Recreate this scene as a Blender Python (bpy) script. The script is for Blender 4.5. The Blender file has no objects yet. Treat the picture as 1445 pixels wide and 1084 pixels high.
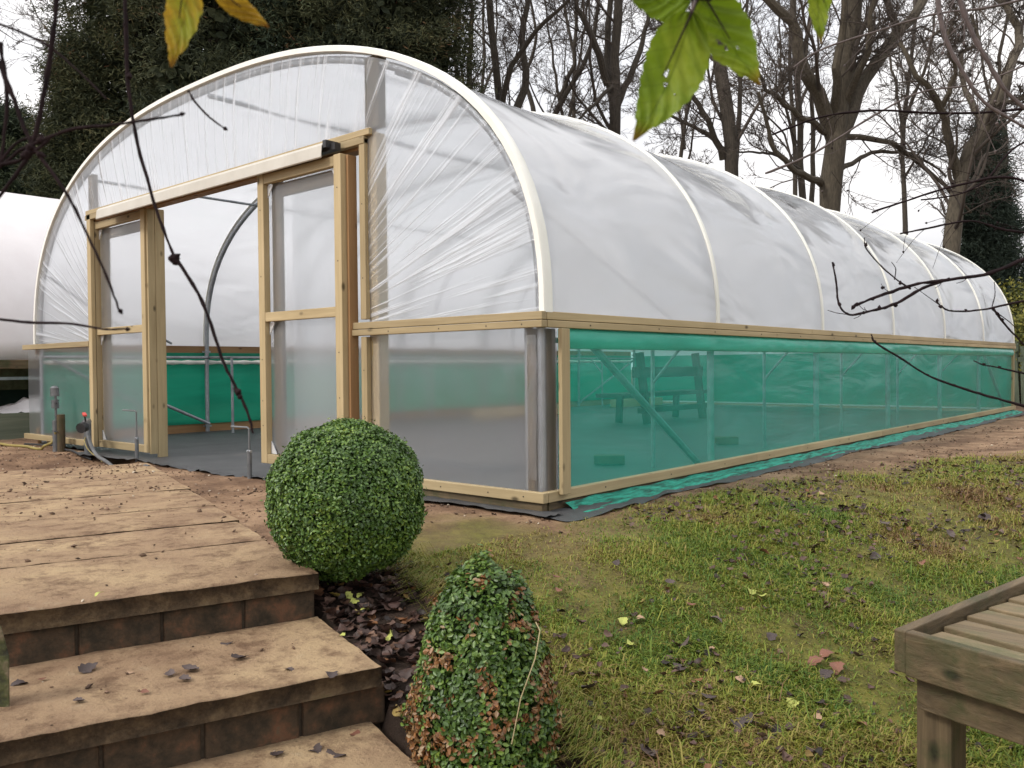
import bpy, math, random
import numpy as np
from mathutils import Matrix, Vector
random.seed(7); RNG = np.random.default_rng(7)
SC = bpy.context.scene
COL = SC.collection
PI = math.pi

# ------------------------------------------------------------------ camera
CAM = np.array([2.451, -3.026, 0.615]); YAW, PITCH, ROLL, FPX = 0.718, -0.020, -0.009, 1209.55
def cam_axes():
    cy, sy, cp, sp, cr, sr = math.cos(YAW), math.sin(YAW), math.cos(PITCH), math.sin(PITCH), math.cos(ROLL), math.sin(ROLL)
    fw = np.array([-sy*cp, cy*cp, sp]); r = np.array([cy, sy, 0.]); u = np.cross(r, fw)
    return r*cr+u*sr, -r*sr+u*cr, fw
CR, CU, CF = cam_axes()
def at(px, py, d):      # a surveyed point: direction from the photograph, real distance d
    return CAM + d*(CF + CR*(px-722.5)/FPX - CU*(py-542.)/FPX)
cd = bpy.data.cameras.new('camera'); cam = bpy.data.objects.new('camera', cd); COL.objects.link(cam)
cam.matrix_world = Matrix([[CR[i], CU[i], -CF[i], CAM[i]] for i in range(3)] + [[0, 0, 0, 1]])
cd.sensor_width = 36; cd.lens = FPX/1445*36; cd.clip_start = .05; cd.clip_end = 600
cd.dof.use_dof = True; cd.dof.focus_distance = 5.0; cd.dof.aperture_fstop = 15
SC.camera = cam

# ------------------------------------------------------------------ noise
def _hash(ix, iy, iz, s):
    n = (ix*374761393 + iy*668265263 + iz*1274126177 + s*974634777) & 0x7fffffff
    n = ((n ^ (n >> 13))*1274126177) & 0x7fffffff
    return ((n ^ (n >> 16)) & 0xffff)/65535.
def vnoise(x, y, z=0., s=0):
    x, y, z = np.broadcast_arrays(np.asarray(x, float), np.asarray(y, float), np.asarray(z, float))
    ix, iy, iz = [np.floor(q).astype(np.int64) for q in (x, y, z)]
    fx, fy, fz = x-ix, y-iy, z-iz
    fx, fy, fz = [q*q*(3-2*q) for q in (fx, fy, fz)]
    o = 0
    for a in (0, 1):
        for b in (0, 1):
            for c in (0, 1):
                o = o + _hash(ix+a, iy+b, iz+c, s)*(fx if a else 1-fx)*(fy if b else 1-fy)*(fz if c else 1-fz)
    return o
def fbm(x, y, z=0., s=0, n=4):
    o = 0; a = .5; f = 1.
    for k in range(n):
        o = o+a*(vnoise(np.asarray(x)*f, np.asarray(y)*f, np.asarray(z)*f, s+k)-.5)*2; a *= .5; f *= 2.1
    return o

# ------------------------------------------------------------------ objects
def tag(o, label=None, cat=None, group=None, kind=None):
    if label: o['label'] = label
    if cat: o['category'] = cat
    if group: o['group'] = group
    if kind: o['kind'] = kind
    return o
def empty(name, loc=(0, 0, 0), label=None, cat=None, group=None):
    o = bpy.data.objects.new(name, None); o.empty_display_size = .1; COL.objects.link(o); o.location = loc
    bpy.context.view_layer.update()
    return tag(o, label, cat, group)
def link(name, me, mat, parent=None, smooth=False):
    o = bpy.data.objects.new(name, me); COL.objects.link(o)
    for m in (mat if isinstance(mat, (list, tuple)) else [mat]):
        me.materials.append(m)
    if parent is not None:
        o.parent = parent
    if smooth:
        me.polygons.foreach_set('use_smooth', [True]*len(me.polygons))
    return o
def npmesh(name, V, F, attrs=None):
    """V (n,3); F a (m,k) int array, or list of such arrays."""
    me = bpy.data.meshes.new(name)
    Fs = F if isinstance(F, list) else [F]
    Fs = [f for f in Fs if len(f)]
    me.vertices.add(len(V)); me.vertices.foreach_set('co', np.ascontiguousarray(V, dtype=np.float32).ravel())
    idx = np.concatenate([f.ravel() for f in Fs]).astype(np.int32)
    tot = np.concatenate([np.full(len(f), f.shape[1]) for f in Fs]).astype(np.int32)
    st = np.concatenate([[0], np.cumsum(tot)[:-1]]).astype(np.int32)
    me.loops.add(len(idx)); me.loops.foreach_set('vertex_index', idx)
    me.polygons.add(len(tot)); me.polygons.foreach_set('loop_start', st); me.polygons.foreach_set('loop_total', tot)
    for k, a in (attrs or {}).items():
        at_ = me.attributes.new(k, 'FLOAT', 'POINT'); at_.data.foreach_set('value', np.ascontiguousarray(a, dtype=np.float32))
    me.update(calc_edges=True); me.validate()
    return me

class MB:
    """collects boxes, tubes and sheets; build() links them as ONE mesh object, relative to the parent's origin"""
    def __init__(s): s.v = []; s.f = []
    def add(s, vs, fs):
        b = len(s.v); s.v += [tuple(map(float, p)) for p in vs]; s.f += [tuple(b+i for i in f) for f in fs]; return s
    def box(s, a, b):
        (x0, y0, z0), (x1, y1, z1) = a, b
        x0, x1 = sorted((x0, x1)); y0, y1 = sorted((y0, y1)); z0, z1 = sorted((z0, z1))
        return s.add([(x0,y0,z0),(x1,y0,z0),(x1,y1,z0),(x0,y1,z0),(x0,y0,z1),(x1,y0,z1),(x1,y1,z1),(x0,y1,z1)],
                     [(0,3,2,1),(4,5,6,7),(0,1,5,4),(1,2,6,5),(2,3,7,6),(3,0,4,7)])
    def bar(s, p, q, w, h, up=(0, 0, 1)):      # rectangular bar from p to q
        p, q = np.array(p, float), np.array(q, float); d = q-p; d /= np.linalg.norm(d)
        r = np.cross(d, up); r /= np.linalg.norm(r); u = np.cross(r, d)
        vs = [e+r*w/2*a+u*h/2*b for e in (p, q) for a, b in ((-1,-1),(1,-1),(1,1),(-1,1))]
        return s.add(vs, [(0,1,2,3),(7,6,5,4),(0,4,5,1),(1,5,6,2),(2,6,7,3),(3,7,4,0)])
    def tube(s, pts, r, n=12, cap=True):
        pts = [np.array(p, float) for p in pts]; m = len(pts)
        rs = r if isinstance(r, (list, tuple, np.ndarray)) else [r]*m
        vs = []; ref = None
        for i, p in enumerate(pts):
            t = pts[min(i+1, m-1)]-pts[max(i-1, 0)]; t /= (np.linalg.norm(t)+1e-9)
            if ref is None:
                ref = np.cross(t, (0, 0, 1) if abs(t[2]) < .9 else (1, 0, 0))
            ref = ref-t*np.dot(ref, t); ref /= np.linalg.norm(ref); b = np.cross(t, ref)
            for k in range(n):
                a = 2*PI*k/n; vs.append(p+rs[i]*(math.cos(a)*ref+math.sin(a)*b))
        fs = [(i*n+k, i*n+(k+1) % n, (i+1)*n+(k+1) % n, (i+1)*n+k) for i in range(m-1) for k in range(n)]
        if cap: fs += [tuple(range(n-1, -1, -1)), tuple((m-1)*n+k for k in range(n))]
        return s.add(vs, fs)
    def build(s, name, mat, parent=None, smooth=False, bevel=0, off=None):
        o0 = np.array(parent_world(parent)) if off is None else np.array(off)
        me = bpy.data.meshes.new(name); me.from_pydata([tuple(np.array(v)-o0) for v in s.v], [], s.f); me.update()
        o = link(name, me, mat, parent, smooth)
        if smooth: me.shade_smooth(); me.set_sharp_from_angle(angle=math.radians(40))
        if bevel:
            b = o.modifiers.new('bevel', 'BEVEL'); b.width = bevel; b.segments = 2; b.limit_method = 'ANGLE'
        return o
def parent_world(p):
    if p is None: return (0, 0, 0)
    l = Vector(p.location)
    while p.parent: p = p.parent; l = l+p.location
    return tuple(l)
def sheet(nu, nv, fn):
    """grid of (nu x nv) points from fn(i-array, j-array) -> V,F"""
    I, J = np.meshgrid(np.arange(nu), np.arange(nv), indexing='ij')
    V = np.stack(fn(I.ravel(), J.ravel()), -1)
    a = (np.arange(nu-1)[:, None]*nv+np.arange(nv-1)[None, :]).ravel()
    return V, np.stack([a, a+nv, a+nv+1, a+1], -1)
def grid_obj(name, nu, nv, fn, mat, parent=None, smooth=True, thick=0):
    V, F = sheet(nu, nv, fn)
    o = link(name, npmesh(name, V-np.array(parent_world(parent)), F), mat, parent, smooth)
    if thick:
        m = o.modifiers.new('solid', 'SOLIDIFY'); m.thickness = thick; m.offset = 0
    return o
def rotmats(n, axis_z, roll=None):
    """n frames whose local z is axis_z, random roll"""
    z = axis_z/(np.linalg.norm(axis_z, axis=1, keepdims=True)+1e-9)
    h = RNG.normal(size=(n, 3)) if roll is None else roll
    x = np.cross(h, z); x /= (np.linalg.norm(x, axis=1, keepdims=True)+1e-9)
    y = np.cross(z, x)
    return np.stack([x, y, z], -1)
def scatter(TV, TF, P, Rm, S, rnd=None, extra=None):
    """vectorised copies of a small template"""
    n, k = len(P), len(TV)
    S = np.asarray(S, float)
    if S.ndim == 1: S = S[:, None]
    V = np.einsum('nij,nkj->nki', Rm, TV[None]*S[:, None, :])+P[:, None, :]
    F = (TF[None]+(np.arange(n)*k)[:, None, None]).reshape(-1, TF.shape[1])
    rnd = RNG.random(n) if rnd is None else rnd
    at_ = {'rnd': np.repeat(rnd, k)}
    for q, a in (extra or {}).items(): at_[q] = np.repeat(a, k)
    return V.reshape(-1, 3), F, at_
LEAF_V = np.array([(0,-.5,0),(.28,-.1,.07),(.2,.3,.05),(0,.55,-.04),(-.2,.3,.05),(-.28,-.1,.07)], float)
LEAF_F = np.array([(0,1,2,3),(0,3,4,5)])

# ------------------------------------------------------------------ materials
def mat(name):
    m = bpy.data.materials.new(name); m.use_nodes = True; nt = m.node_tree; nt.nodes.clear()
    out = nt.nodes.new('ShaderNodeOutputMaterial'); return m, nt, out
def N(nt, t, **kw):
    n = nt.nodes.new(t)
    for k, v in kw.items():
        if k.startswith('i_'): n.inputs[k[2:].replace('_', ' ')].default_value = v
        else: setattr(n, k, v)
    return n
def ramp(nt, src, stops):
    r = N(nt, 'ShaderNodeValToRGB'); e = r.color_ramp.elements
    while len(e) < len(stops): e.new(.5)
    for q, (p, c) in zip(e, stops): q.position = p; q.color = (*c, 1) if len(c) == 3 else c
    nt.links.new(src, r.inputs[0]); return r
def noise(nt, vec, scale, detail=6, rough=.6, dist=0, map_scale=None):
    n = N(nt, 'ShaderNodeTexNoise'); n.inputs['Scale'].default_value = scale; n.inputs['Detail'].default_value = detail
    n.inputs['Roughness'].default_value = rough; n.inputs['Distortion'].default_value = dist
    if map_scale:
        mp = N(nt, 'ShaderNodeMapping'); mp.inputs['Scale'].default_value = map_scale; nt.links.new(vec, mp.inputs[0]); vec = mp.outputs[0]
    nt.links.new(vec, n.inputs['Vector']); return n
def mixc(nt, fac, a, b, mode='MIX'):
    m = N(nt, 'ShaderNodeMix', data_type='RGBA', blend_type=mode)
    for i, v in ((0, fac), (6, a), (7, b)):
        if hasattr(v, 'links'): nt.links.new(v, m.inputs[i])
        elif i == 0: m.inputs[0].default_value = v
        else: m.inputs[i].default_value = (*v, 1)
    return m.outputs[2]
def mathn(nt, op, a, b=None, c=None):
    m = N(nt, 'ShaderNodeMath', operation=op)
    for i, v in enumerate((a, b, c)):
        if v is None: continue
        if hasattr(v, 'links'): nt.links.new(v, m.inputs[i])
        else: m.inputs[i].default_value = v
    return m.outputs[0]
def bump(nt, h, strength, dist=.01):
    b = N(nt, 'ShaderNodeBump'); b.inputs['Strength'].default_value = strength; b.inputs['Distance'].default_value = dist
    nt.links.new(h, b.inputs['Height']); return b.outputs[0]
def prin(nt, out, col, rough=.7, normal=None, spec=.4, metal=0):
    p = N(nt, 'ShaderNodeBsdfPrincipled')
    if hasattr(col, 'links'): nt.links.new(col, p.inputs['Base Color'])
    else: p.inputs['Base Color'].default_value = (*col, 1)
    if hasattr(rough, 'links'): nt.links.new(rough, p.inputs['Roughness'])
    else: p.inputs['Roughness'].default_value = rough
    p.inputs['Specular IOR Level'].default_value = spec; p.inputs['Metallic'].default_value = metal
    if normal is not None: nt.links.new(normal, p.inputs['Normal'])
    nt.links.new(p.outputs[0], out.inputs[0]); return p
def simple(name, stops, scale=8, rough=.7, bs=.3, bd=.01, metal=0, spec=.4, ms=None, dist=0):
    m, nt, out = mat(name); tc = N(nt, 'ShaderNodeTexCoord')
    n = noise(nt, tc.outputs['Object'], scale, 8, .62, dist, ms)
    c = ramp(nt, n.outputs[0], stops)
    prin(nt, out, c.outputs[0], rough, bump(nt, n.outputs[0], bs, bd), spec, metal); return m
def wood(name, axis, c0, c1, knots=True, bs=.25, dirt=None):
    m, nt, out = mat(name); tc = N(nt, 'ShaderNodeTexCoord'); v = tc.outputs['Object']
    ms = [26, 26, 26]; ms[axis] = 1.3
    n = noise(nt, v, 1.6, 8, .65, .6, tuple(ms)); big = noise(nt, v, 1.7, 3, .5)
    fac = mathn(nt, 'ADD', mathn(nt, 'MULTIPLY', n.outputs[0], .6), mathn(nt, 'MULTIPLY', big.outputs[0], .45))
    c = ramp(nt, fac, [(.3, c0), (.75, c1)]).outputs[0]
    if knots:
        ks = [9, 9, 9]; ks[axis] = 4.5
        mp = N(nt, 'ShaderNodeMapping'); mp.inputs['Scale'].default_value = tuple(ks); nt.links.new(v, mp.inputs[0])
        vo = N(nt, 'ShaderNodeTexVoronoi'); vo.inputs['Scale'].default_value = 1.; nt.links.new(mp.outputs[0], vo.inputs['Vector'])
        k = ramp(nt, vo.outputs['Distance'], [(.05, (1, 1, 1)), (.14, (0, 0, 0))]).outputs[0]
        c = mixc(nt, k, c, tuple(q*.35 for q in c0))
    oi = N(nt, 'ShaderNodeObjectInfo'); mr_ = N(nt, 'ShaderNodeMapRange'); nt.links.new(oi.outputs['Random'], mr_.inputs[0]); mr_.inputs[3].default_value = .80; mr_.inputs[4].default_value = 1.12
    vs_ = N(nt, 'ShaderNodeVectorMath', operation='SCALE'); nt.links.new(c, vs_.inputs[0]); nt.links.new(mr_.outputs[0], vs_.inputs['Scale']); c = vs_.outputs[0]
    if dirt:
        dn = noise(nt, v, 5, 6, .7); k = ramp(nt, dn.outputs[0], [(.48, (0, 0, 0)), (.66, (1, 1, 1))]).outputs[0]
        c = mixc(nt, k, c, dirt)
    prin(nt, out, c, .65, bump(nt, n.outputs[0], bs, .004), .3); return m
PINE = [wood('pine_'+a, i, (.28, .212, .112), (.49, .385, .222)) for i, a in enumerate('xyz')]
PINEO = [wood('old_pine_'+a, i, (.20, .105, .045), (.36, .215, .10)) for i, a in enumerate('xyz')]
GREY = [wood('weathered_'+a, i, (.022, .016, .009), (.185, .132, .072), True, 1., (.045, .050, .018)) for i, a in enumerate('xyz')]
STEEL = simple('galvanised_steel', [(.3, (.24, .25, .27)), (.7, (.40, .42, .44))], 14, .45, .05, .002, .6)
BRACKET = simple('bright_bracket', [(.3, (.6, .63, .66)), (.7, (.8, .82, .84))], 30, .35, .05, .002, .4)
TAPE = simple('white_tape', [(.3, (.76, .75, .68)), (.7, (.84, .83, .78))], 6, .55, .12, .004)
GUTTER = simple('cream_plastic', [(.3, (.44, .41, .35)), (.7, (.54, .51, .45))], 5, .4, .05, .002)
BLACK = simple('black_plastic', [(.3, (.018, .018, .02)), (.7, (.04, .04, .042))], 20, .5, .1, .002)

def fres(nt, ior, nor=None):
    """Fresnel of a thin sheet: the same from both sides"""
    g = N(nt, 'ShaderNodeNewGeometry'); mr = N(nt, 'ShaderNodeMapRange'); nt.links.new(g.outputs['Backfacing'], mr.inputs[0]); mr.inputs[3].default_value = ior; mr.inputs[4].default_value = 1/ior
    f = N(nt, 'ShaderNodeFresnel'); nt.links.new(mr.outputs[0], f.inputs['IOR'])
    if nor is not None: nt.links.new(nor, f.inputs['Normal'])
    return f
def film(name, tint=(.92, .93, .95), diff=.34, clear=.22, streaks=False, wave=.3, scat=.5, rough=.34, fine=.06, gloss=.10, ior=1.5, bd=.06, ms=(1, 1, 1.3)):
    """polythene sheet: part diffuse, part translucent, part hazy see-through, glossy skin"""
    m, nt, out = mat(name); tc = N(nt, 'ShaderNodeTexCoord'); v = tc.outputs['Object']; L = nt.links.new
    n1 = noise(nt, v, 1.3, 2, .4, .5, ms); n2 = noise(nt, v, 18, 3, .6)
    h = mathn(nt, 'ADD', mathn(nt, 'MULTIPLY', n1.outputs[0], 1.), mathn(nt, 'MULTIPLY', n2.outputs[0], fine))
    kd = None
    if streaks:
        sx = N(nt, 'ShaderNodeSeparateXYZ'); L(v, sx.inputs[0]); X, Z = sx.outputs['X'], sx.outputs['Z']
        tot = None
        # creases fan out from the corners of the door head and hang from the hoop above it
        for (cx, cz, fr, rr, wpos, wneg) in ((-1.95, .75, 70, 2.4, 1, 0), (-4.1, .72, 60, 2.1, 0, 1), (-2.6, -3.2, 190, 4.8, .5, .5)):
            dx = mathn(nt, 'SUBTRACT', X, cx); dz = mathn(nt, 'SUBTRACT', Z, cz)
            ang = mathn(nt, 'ARCTAN2', dz, dx)
            rad = mathn(nt, 'SQRT', mathn(nt, 'ADD', mathn(nt, 'MULTIPLY', dx, dx), mathn(nt, 'MULTIPLY', dz, dz)))
            cb = N(nt, 'ShaderNodeCombineXYZ'); L(mathn(nt, 'MULTIPLY', ang, fr*.5), cb.inputs[0]); L(mathn(nt, 'MULTIPLY', rad, .9), cb.inputs[1])
            nn = N(nt, 'ShaderNodeTexNoise'); nn.inputs['Scale'].default_value = 1.; nn.inputs['Detail'].default_value = 3; L(cb.outputs[0], nn.inputs['Vector'])
            s_ = ramp(nt, nn.outputs[0], [(.50, (0, 0, 0)), (.57, (.35, .35, .35)), (.68, (1, 1, 1))]).outputs[0]
            if wpos == 1: side = mathn(nt, 'GREATER_THAN', X, -1.2)
            elif wneg == 1: side = mathn(nt, 'LESS_THAN', X, -4.65)
            else: side = mathn(nt, 'MULTIPLY', mathn(nt, 'LESS_THAN', X, -1.2), mathn(nt, 'GREATER_THAN', X, -4.65))
            fade = N(nt, 'ShaderNodeMapRange'); L(rad, fade.inputs[0])
            if rr < 4: fade.inputs[1].default_value = .8; fade.inputs[2].default_value = rr; fade.inputs[3].default_value = 1.; fade.inputs[4].default_value = .22
            else: fade.inputs[1].default_value = 4.8; fade.inputs[2].default_value = 6.; fade.inputs[3].default_value = .8; fade.inputs[4].default_value = .35
            s_ = mathn(nt, 'MULTIPLY', mathn(nt, 'MULTIPLY', s_, side), fade.outputs[0])
            tot = s_ if tot is None else mathn(nt, 'ADD', tot, s_)
        h = mathn(nt, 'ADD', h, mathn(nt, 'MULTIPLY', tot, .7)); kd = tot
    nor = bump(nt, h, wave, bd)
    df = N(nt, 'ShaderNodeBsdfDiffuse'); df.inputs[0].default_value = (*tint, 1); L(nor, df.inputs['Normal'])
    tl = N(nt, 'ShaderNodeBsdfTranslucent'); tl.inputs[0].default_value = (*tint, 1); L(nor, tl.inputs['Normal'])
    tr = N(nt, 'ShaderNodeBsdfTransparent'); tr.inputs[0].default_value = (.97, .98, .99, 1)
    rf = N(nt, 'ShaderNodeBsdfRefraction'); rf.inputs['IOR'].default_value = 1.06; rf.inputs['Roughness'].default_value = rough; rf.inputs[0].default_value = (.96, .97, .98, 1)
    gl = N(nt, 'ShaderNodeBsdfGlossy'); gl.inputs['Roughness'].default_value = gloss; L(nor, gl.inputs['Normal'])
    a = N(nt, 'ShaderNodeMixShader'); a.inputs[0].default_value = scat; L(tl.outputs[0], a.inputs[1]); L(df.outputs[0], a.inputs[2])
    b = N(nt, 'ShaderNodeMixShader'); b.inputs[0].default_value = diff; L(tr.outputs[0], b.inputs[1]); L(rf.outputs[0], b.inputs[2])
    b.inputs[0].default_value = .8
    c = N(nt, 'ShaderNodeMixShader'); L(b.outputs[0], c.inputs[1]); L(a.outputs[0], c.inputs[2])
    if kd is not None: L(mathn(nt, 'MINIMUM', mathn(nt, 'ADD', 1-clear, mathn(nt, 'MULTIPLY', kd, clear*1.8)), 1.), c.inputs[0])
    else: c.inputs[0].default_value = 1-clear
    fr = fres(nt, ior, nor)
    d = N(nt, 'ShaderNodeMixShader'); L(fr.outputs[0], d.inputs[0]); L(c.outputs[0], d.inputs[1]); L(gl.outputs[0], d.inputs[2])
    L(d.outputs[0], out.inputs[0]); return m
FILM_ROOF = film('roof_polythene', (.86, .88, .92), clear=.12, wave=.8, scat=.42, fine=0., gloss=.14, ior=1.7, bd=.10, ms=(1.2, .8, 2.0))
FILM_FRONT = film('front_polythene', (.86, .89, .94), clear=.80, streaks=True, wave=.4, scat=.5)
FILM_LOW = film('low_polythene', (.9, .9, .93), clear=.84, wave=.15, scat=.4, rough=.30, fine=.02)
FILM_DOOR = film('door_polythene', (.9, .92, .96), clear=.74, wave=.06, scat=.4, rough=.32, fine=.01)

def net_mat(name, col, see, gl=.22):
    m, nt, out = mat(name); L = nt.links.new; tc = N(nt, 'ShaderNodeTexCoord'); v = tc.outputs['Object']
    n1 = noise(nt, v, 3., 4, .5, 1.2, (1, .35, 1.6))
    c = ramp(nt, n1.outputs[0], [(.3, tuple(q*.85 for q in col)), (.7, tuple(min(1, q*1.12) for q in col))]).outputs[0]
    n9 = noise(nt, v, 1., 3, .5, .4, (1, 9, 1.1)); nor = bump(nt, mathn(nt, 'ADD', n1.outputs[0], mathn(nt, 'MULTIPLY', n9.outputs[0], .35)), .30, .04)
    df = N(nt, 'ShaderNodeBsdfDiffuse'); L(c, df.inputs[0]); tl = N(nt, 'ShaderNodeBsdfTranslucent'); L(c, tl.inputs[0])
    tr = N(nt, 'ShaderNodeBsdfTransparent'); tr.inputs[0].default_value = (.60, .95, .90, 1)
    gs = N(nt, 'ShaderNodeBsdfGlossy'); gs.inputs['Roughness'].default_value = gl; L(nor, gs.inputs['Normal'])
    a = N(nt, 'ShaderNodeMixShader'); a.inputs[0].default_value = .5; L(df.outputs[0], a.inputs[1]); L(tl.outputs[0], a.inputs[2])
    b = N(nt, 'ShaderNodeMixShader'); b.inputs[0].default_value = see; L(a.outputs[0], b.inputs[1]); L(tr.outputs[0], b.inputs[2])
    fr = fres(nt, 1.3, nor)
    d = N(nt, 'ShaderNodeMixShader'); L(fr.outputs[0], d.inputs[0]); L(b.outputs[0], d.inputs[1]); L(gs.outputs[0], d.inputs[2])
    L(d.outputs[0], out.inputs[0]); return m
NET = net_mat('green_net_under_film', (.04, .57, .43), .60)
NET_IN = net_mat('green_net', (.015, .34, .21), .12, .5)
NET_LOOSE = simple('loose_green_net', [(.36, (.004, .09, .06)), (.5, (.014, .26, .18)), (.66, (.03, .40, .28))], 14, .6, .8, .03, ms=(4, .6, 4))
def mat_cloth():
    m, nt, out = mat('black_weed_mat'); tc = N(nt, 'ShaderNodeTexCoord'); v = tc.outputs['Object']
    n = noise(nt, v, 3, 7, .65); n2 = noise(nt, v, 55, 4, .7)
    c = ramp(nt, n.outputs[0], [(.3, (.035, .036, .038)), (.6, (.065, .066, .068)), (.8, (.12, .10, .085))]).outputs[0]
    c = mixc(nt, ramp(nt, n2.outputs[0], [(.62, (0, 0, 0)), (.72, (.5, .5, .5))]).outputs[0], c, (.2, .17, .14))
    prin(nt, out, c, .55, bump(nt, n2.outputs[0], .5, .006), .4); return m
WEED = mat_cloth()

# ------------------------------------------------------------------ terrain
C0 = np.array([.30, -1.46]); U = np.array([.95, -.31]); U /= np.linalg.norm(U); Vv = np.array([-U[1]*-1, -U[0]])   # U runs down the steps, Vv to their left
Vv = np.array([U[1], -U[0]])
def uv(x, y):
    dx, dy = np.asarray(x)-C0[0], np.asarray(y)-C0[1]
    return dx*U[0]+dy*U[1], dx*Vv[0]+dy*Vv[1]
def sstep(a, b, t):
    t = np.clip((t-a)/(b-a), 0, 1); return t*t*(3-2*t)
TW, TL, RZ, BAY = 6.09, 9.724, .86, 9.724/6
def gbase(x, y):
    u, v = uv(x, y)
    sp = .16*np.logaddexp(0, (u+.12)/.16)
    sp = np.where(sp > 2.6, 2.6+.4*np.tanh((sp-2.6)/.4), sp)
    return -.052-.275*sp
def inside_steps(u, v):
    return sstep(-.01, .03, v)*sstep(-8.5, -8.2, u)*(1-sstep(1.85, 1.95, u))*(1-sstep(1.9, 2.0, v))
def gheight(x, y):
    x, y = np.asarray(x, float), np.asarray(y, float)
    u, v = uv(x, y)
    d = np.maximum(np.maximum(-TW-x, x), np.maximum(-y, y-TL))       # distance outside the tunnel
    amp = sstep(.0, .35, d)
    h = gbase(x, y)+amp*(.022*fbm(x*1.7, y*1.7, 0, 3)+.014*fbm(x*9, y*9, 0, 5, 3))-.03*(1-sstep(-.1, .02, d))
    lip = np.exp(-((v+.36)/.09)**2)*sstep(-.2, .2, u)*.03            # lawn edge above the bed
    h = h+lip-.03*sstep(-.36, -.28, v)*(1-sstep(-.04, 0, v))*sstep(-.3, .1, u)
    top = -.0+np.minimum(u, 0)*.012
    under = np.where(u < -.07, top-.05, gbase(x, y)-.32)
    s_ = sstep(-.02, .02, v)*(1-sstep(1.9, 2.1, v))*sstep(-5.2, -4.6, u)*(1-sstep(1.9, 2.0, u))
    return h*(1-s_)+np.minimum(under, h)*s_
def lawn_w(x, y):
    u, v = uv(x, y)
    d = np.maximum(np.maximum(-TW-x, x), np.maximum(-y, y-TL))
    nz = .16*fbm(np.asarray(x)*2.2, np.asarray(y)*2.2, 0, 11)+.10*fbm(np.asarray(x)*9, np.asarray(y)*9, 0, 17, 3)
    w = sstep(.30, .62, d+nz+.02*np.asarray(y))*sstep(-.30, -.40, -(-v)) if False else sstep(.16, .44, d+nz+.05)*(.65+.35*sstep(.4, 1., d+nz*3))
    w = w*(1-sstep(-.44, -.36, v+nz*.35))*sstep(-1.1, -.55, u+nz)
    return w
def axis_pts(lo, a, b, hi, st, k=16):
    f = np.arange(a, b+1e-6, st)
    g = lambda n, e: e*((np.arange(1, n+1)/n)**2.6)
    return np.concatenate([(a-g(k, a-lo))[::-1], f, b+g(k, hi-b)])
gx, gy = axis_pts(-110, -7.5, 3.4, 110, .04), axis_pts(-110, -3.6, 3.2, 110, .04, 34)
GV, GF = sheet(len(gx), len(gy), lambda i, j: (gx[i], gy[j], gheight(gx[i], gy[j])))
m, nt, out = mat('ground_soil_and_lawn'); L = nt.links.new
tc = N(nt, 'ShaderNodeTexCoord'); v = tc.outputs['Object']
a = N(nt, 'ShaderNodeAttribute', attribute_name='lawn'); bb = N(nt, 'ShaderNodeAttribute', attribute_name='bed')
n1 = noise(nt, v, 3, 8, .65); n2 = noise(nt, v, 38, 8, .7); n3 = noise(nt, v, 9, 6, .6)
soil = ramp(nt, n1.outputs[0], [(.36, (.13, .072, .042)), (.5, (.24, .145, .085)), (.64, (.37, .24, .145))]).outputs[0]
soil = mixc(nt, ramp(nt, n2.outputs[0], [(.52, (0, 0, 0)), (.68, (.75, .75, .75))]).outputs[0], soil, (.085, .05, .032))
moss = ramp(nt, n3.outputs[0], [(.36, (.050, .032, .014)), (.5, (.10, .098, .020)), (.64, (.19, .175, .035))]).outputs[0]
moss = mixc(nt, ramp(nt, n2.outputs[0], [(.5, (0, 0, 0)), (.7, (1, 1, 1))]).outputs[0], moss, (.075, .05, .03))
n4 = noise(nt, v, 130, 6, .75); moss = mixc(nt, ramp(nt, n4.outputs[0], [(.42, (0, 0, 0)), (.6, (.8, .8, .8))]).outputs[0], moss, (.17, .16, .032))
c = mixc(nt, a.outputs['Fac'], soil, moss)
dark = ramp(nt, n3.outputs[0], [(.3, (.022, .014, .010)), (.7, (.065, .042, .03))]).outputs[0]
c = mixc(nt, bb.outputs['Fac'], c, dark)
hh = mathn(nt, 'ADD', mathn(nt, 'ADD', n2.outputs[0], mathn(nt, 'MULTIPLY', n4.outputs[0], .5)), mathn(nt, 'MULTIPLY', n1.outputs[0], 1.2))
prin(nt, out, c, .85, bump(nt, hh, .8, .02), .25); M_GROUND = m
gu, gv = uv(GV[:, 0], GV[:, 1])
bedw = sstep(-.42, -.34, gv)*(1-sstep(.1, .2, gv))*sstep(-.75, -.45, gu+.25*fbm(GV[:, 0]*4, GV[:, 1]*4))*(1-sstep(4, 5, gu))
far = sstep(9.8, 12, GV[:, 1])
bedw = np.maximum(bedw, far*.8)
ground = link('ground', npmesh('ground', GV, GF, {'lawn': lawn_w(GV[:, 0], GV[:, 1]), 'bed': bedw}), M_GROUND, None, True)
tag(ground, 'reddish bare soil turning to mossy lawn on the bank below the polytunnel', None, None, 'structure')

# ------------------------------------------------------------------ polytunnel
CX, HW, HH_, EX = -2.93, 2.93, 1.665, 2.4
def hoop_pts(n=60, grow=0.):
    t = np.linspace(0, PI, 600); e = 2/EX
    x = CX+(HW+grow)*np.sign(np.cos(t))*np.abs(np.cos(t))**e; z = RZ+(HH_+grow)*np.sin(t).clip(0)**e
    s = np.concatenate([[0], np.cumsum(np.hypot(np.diff(x), np.diff(z)))]); q = np.linspace(0, s[-1], n)
    return np.stack([np.interp(q, s, x), np.interp(q, s, z)], -1)
def hoop_z(x, grow=0.):
    d = np.clip(np.abs(np.asarray(x)-CX)/(HW+grow), 0, 1); return RZ+(HH_+grow)*(1-d**EX)**(1/EX)
T = empty('polytunnel', (CX, 0, 0), 'large new polytunnel of milky polythene over white hoops with green netted side', 'polytunnel')
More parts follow.
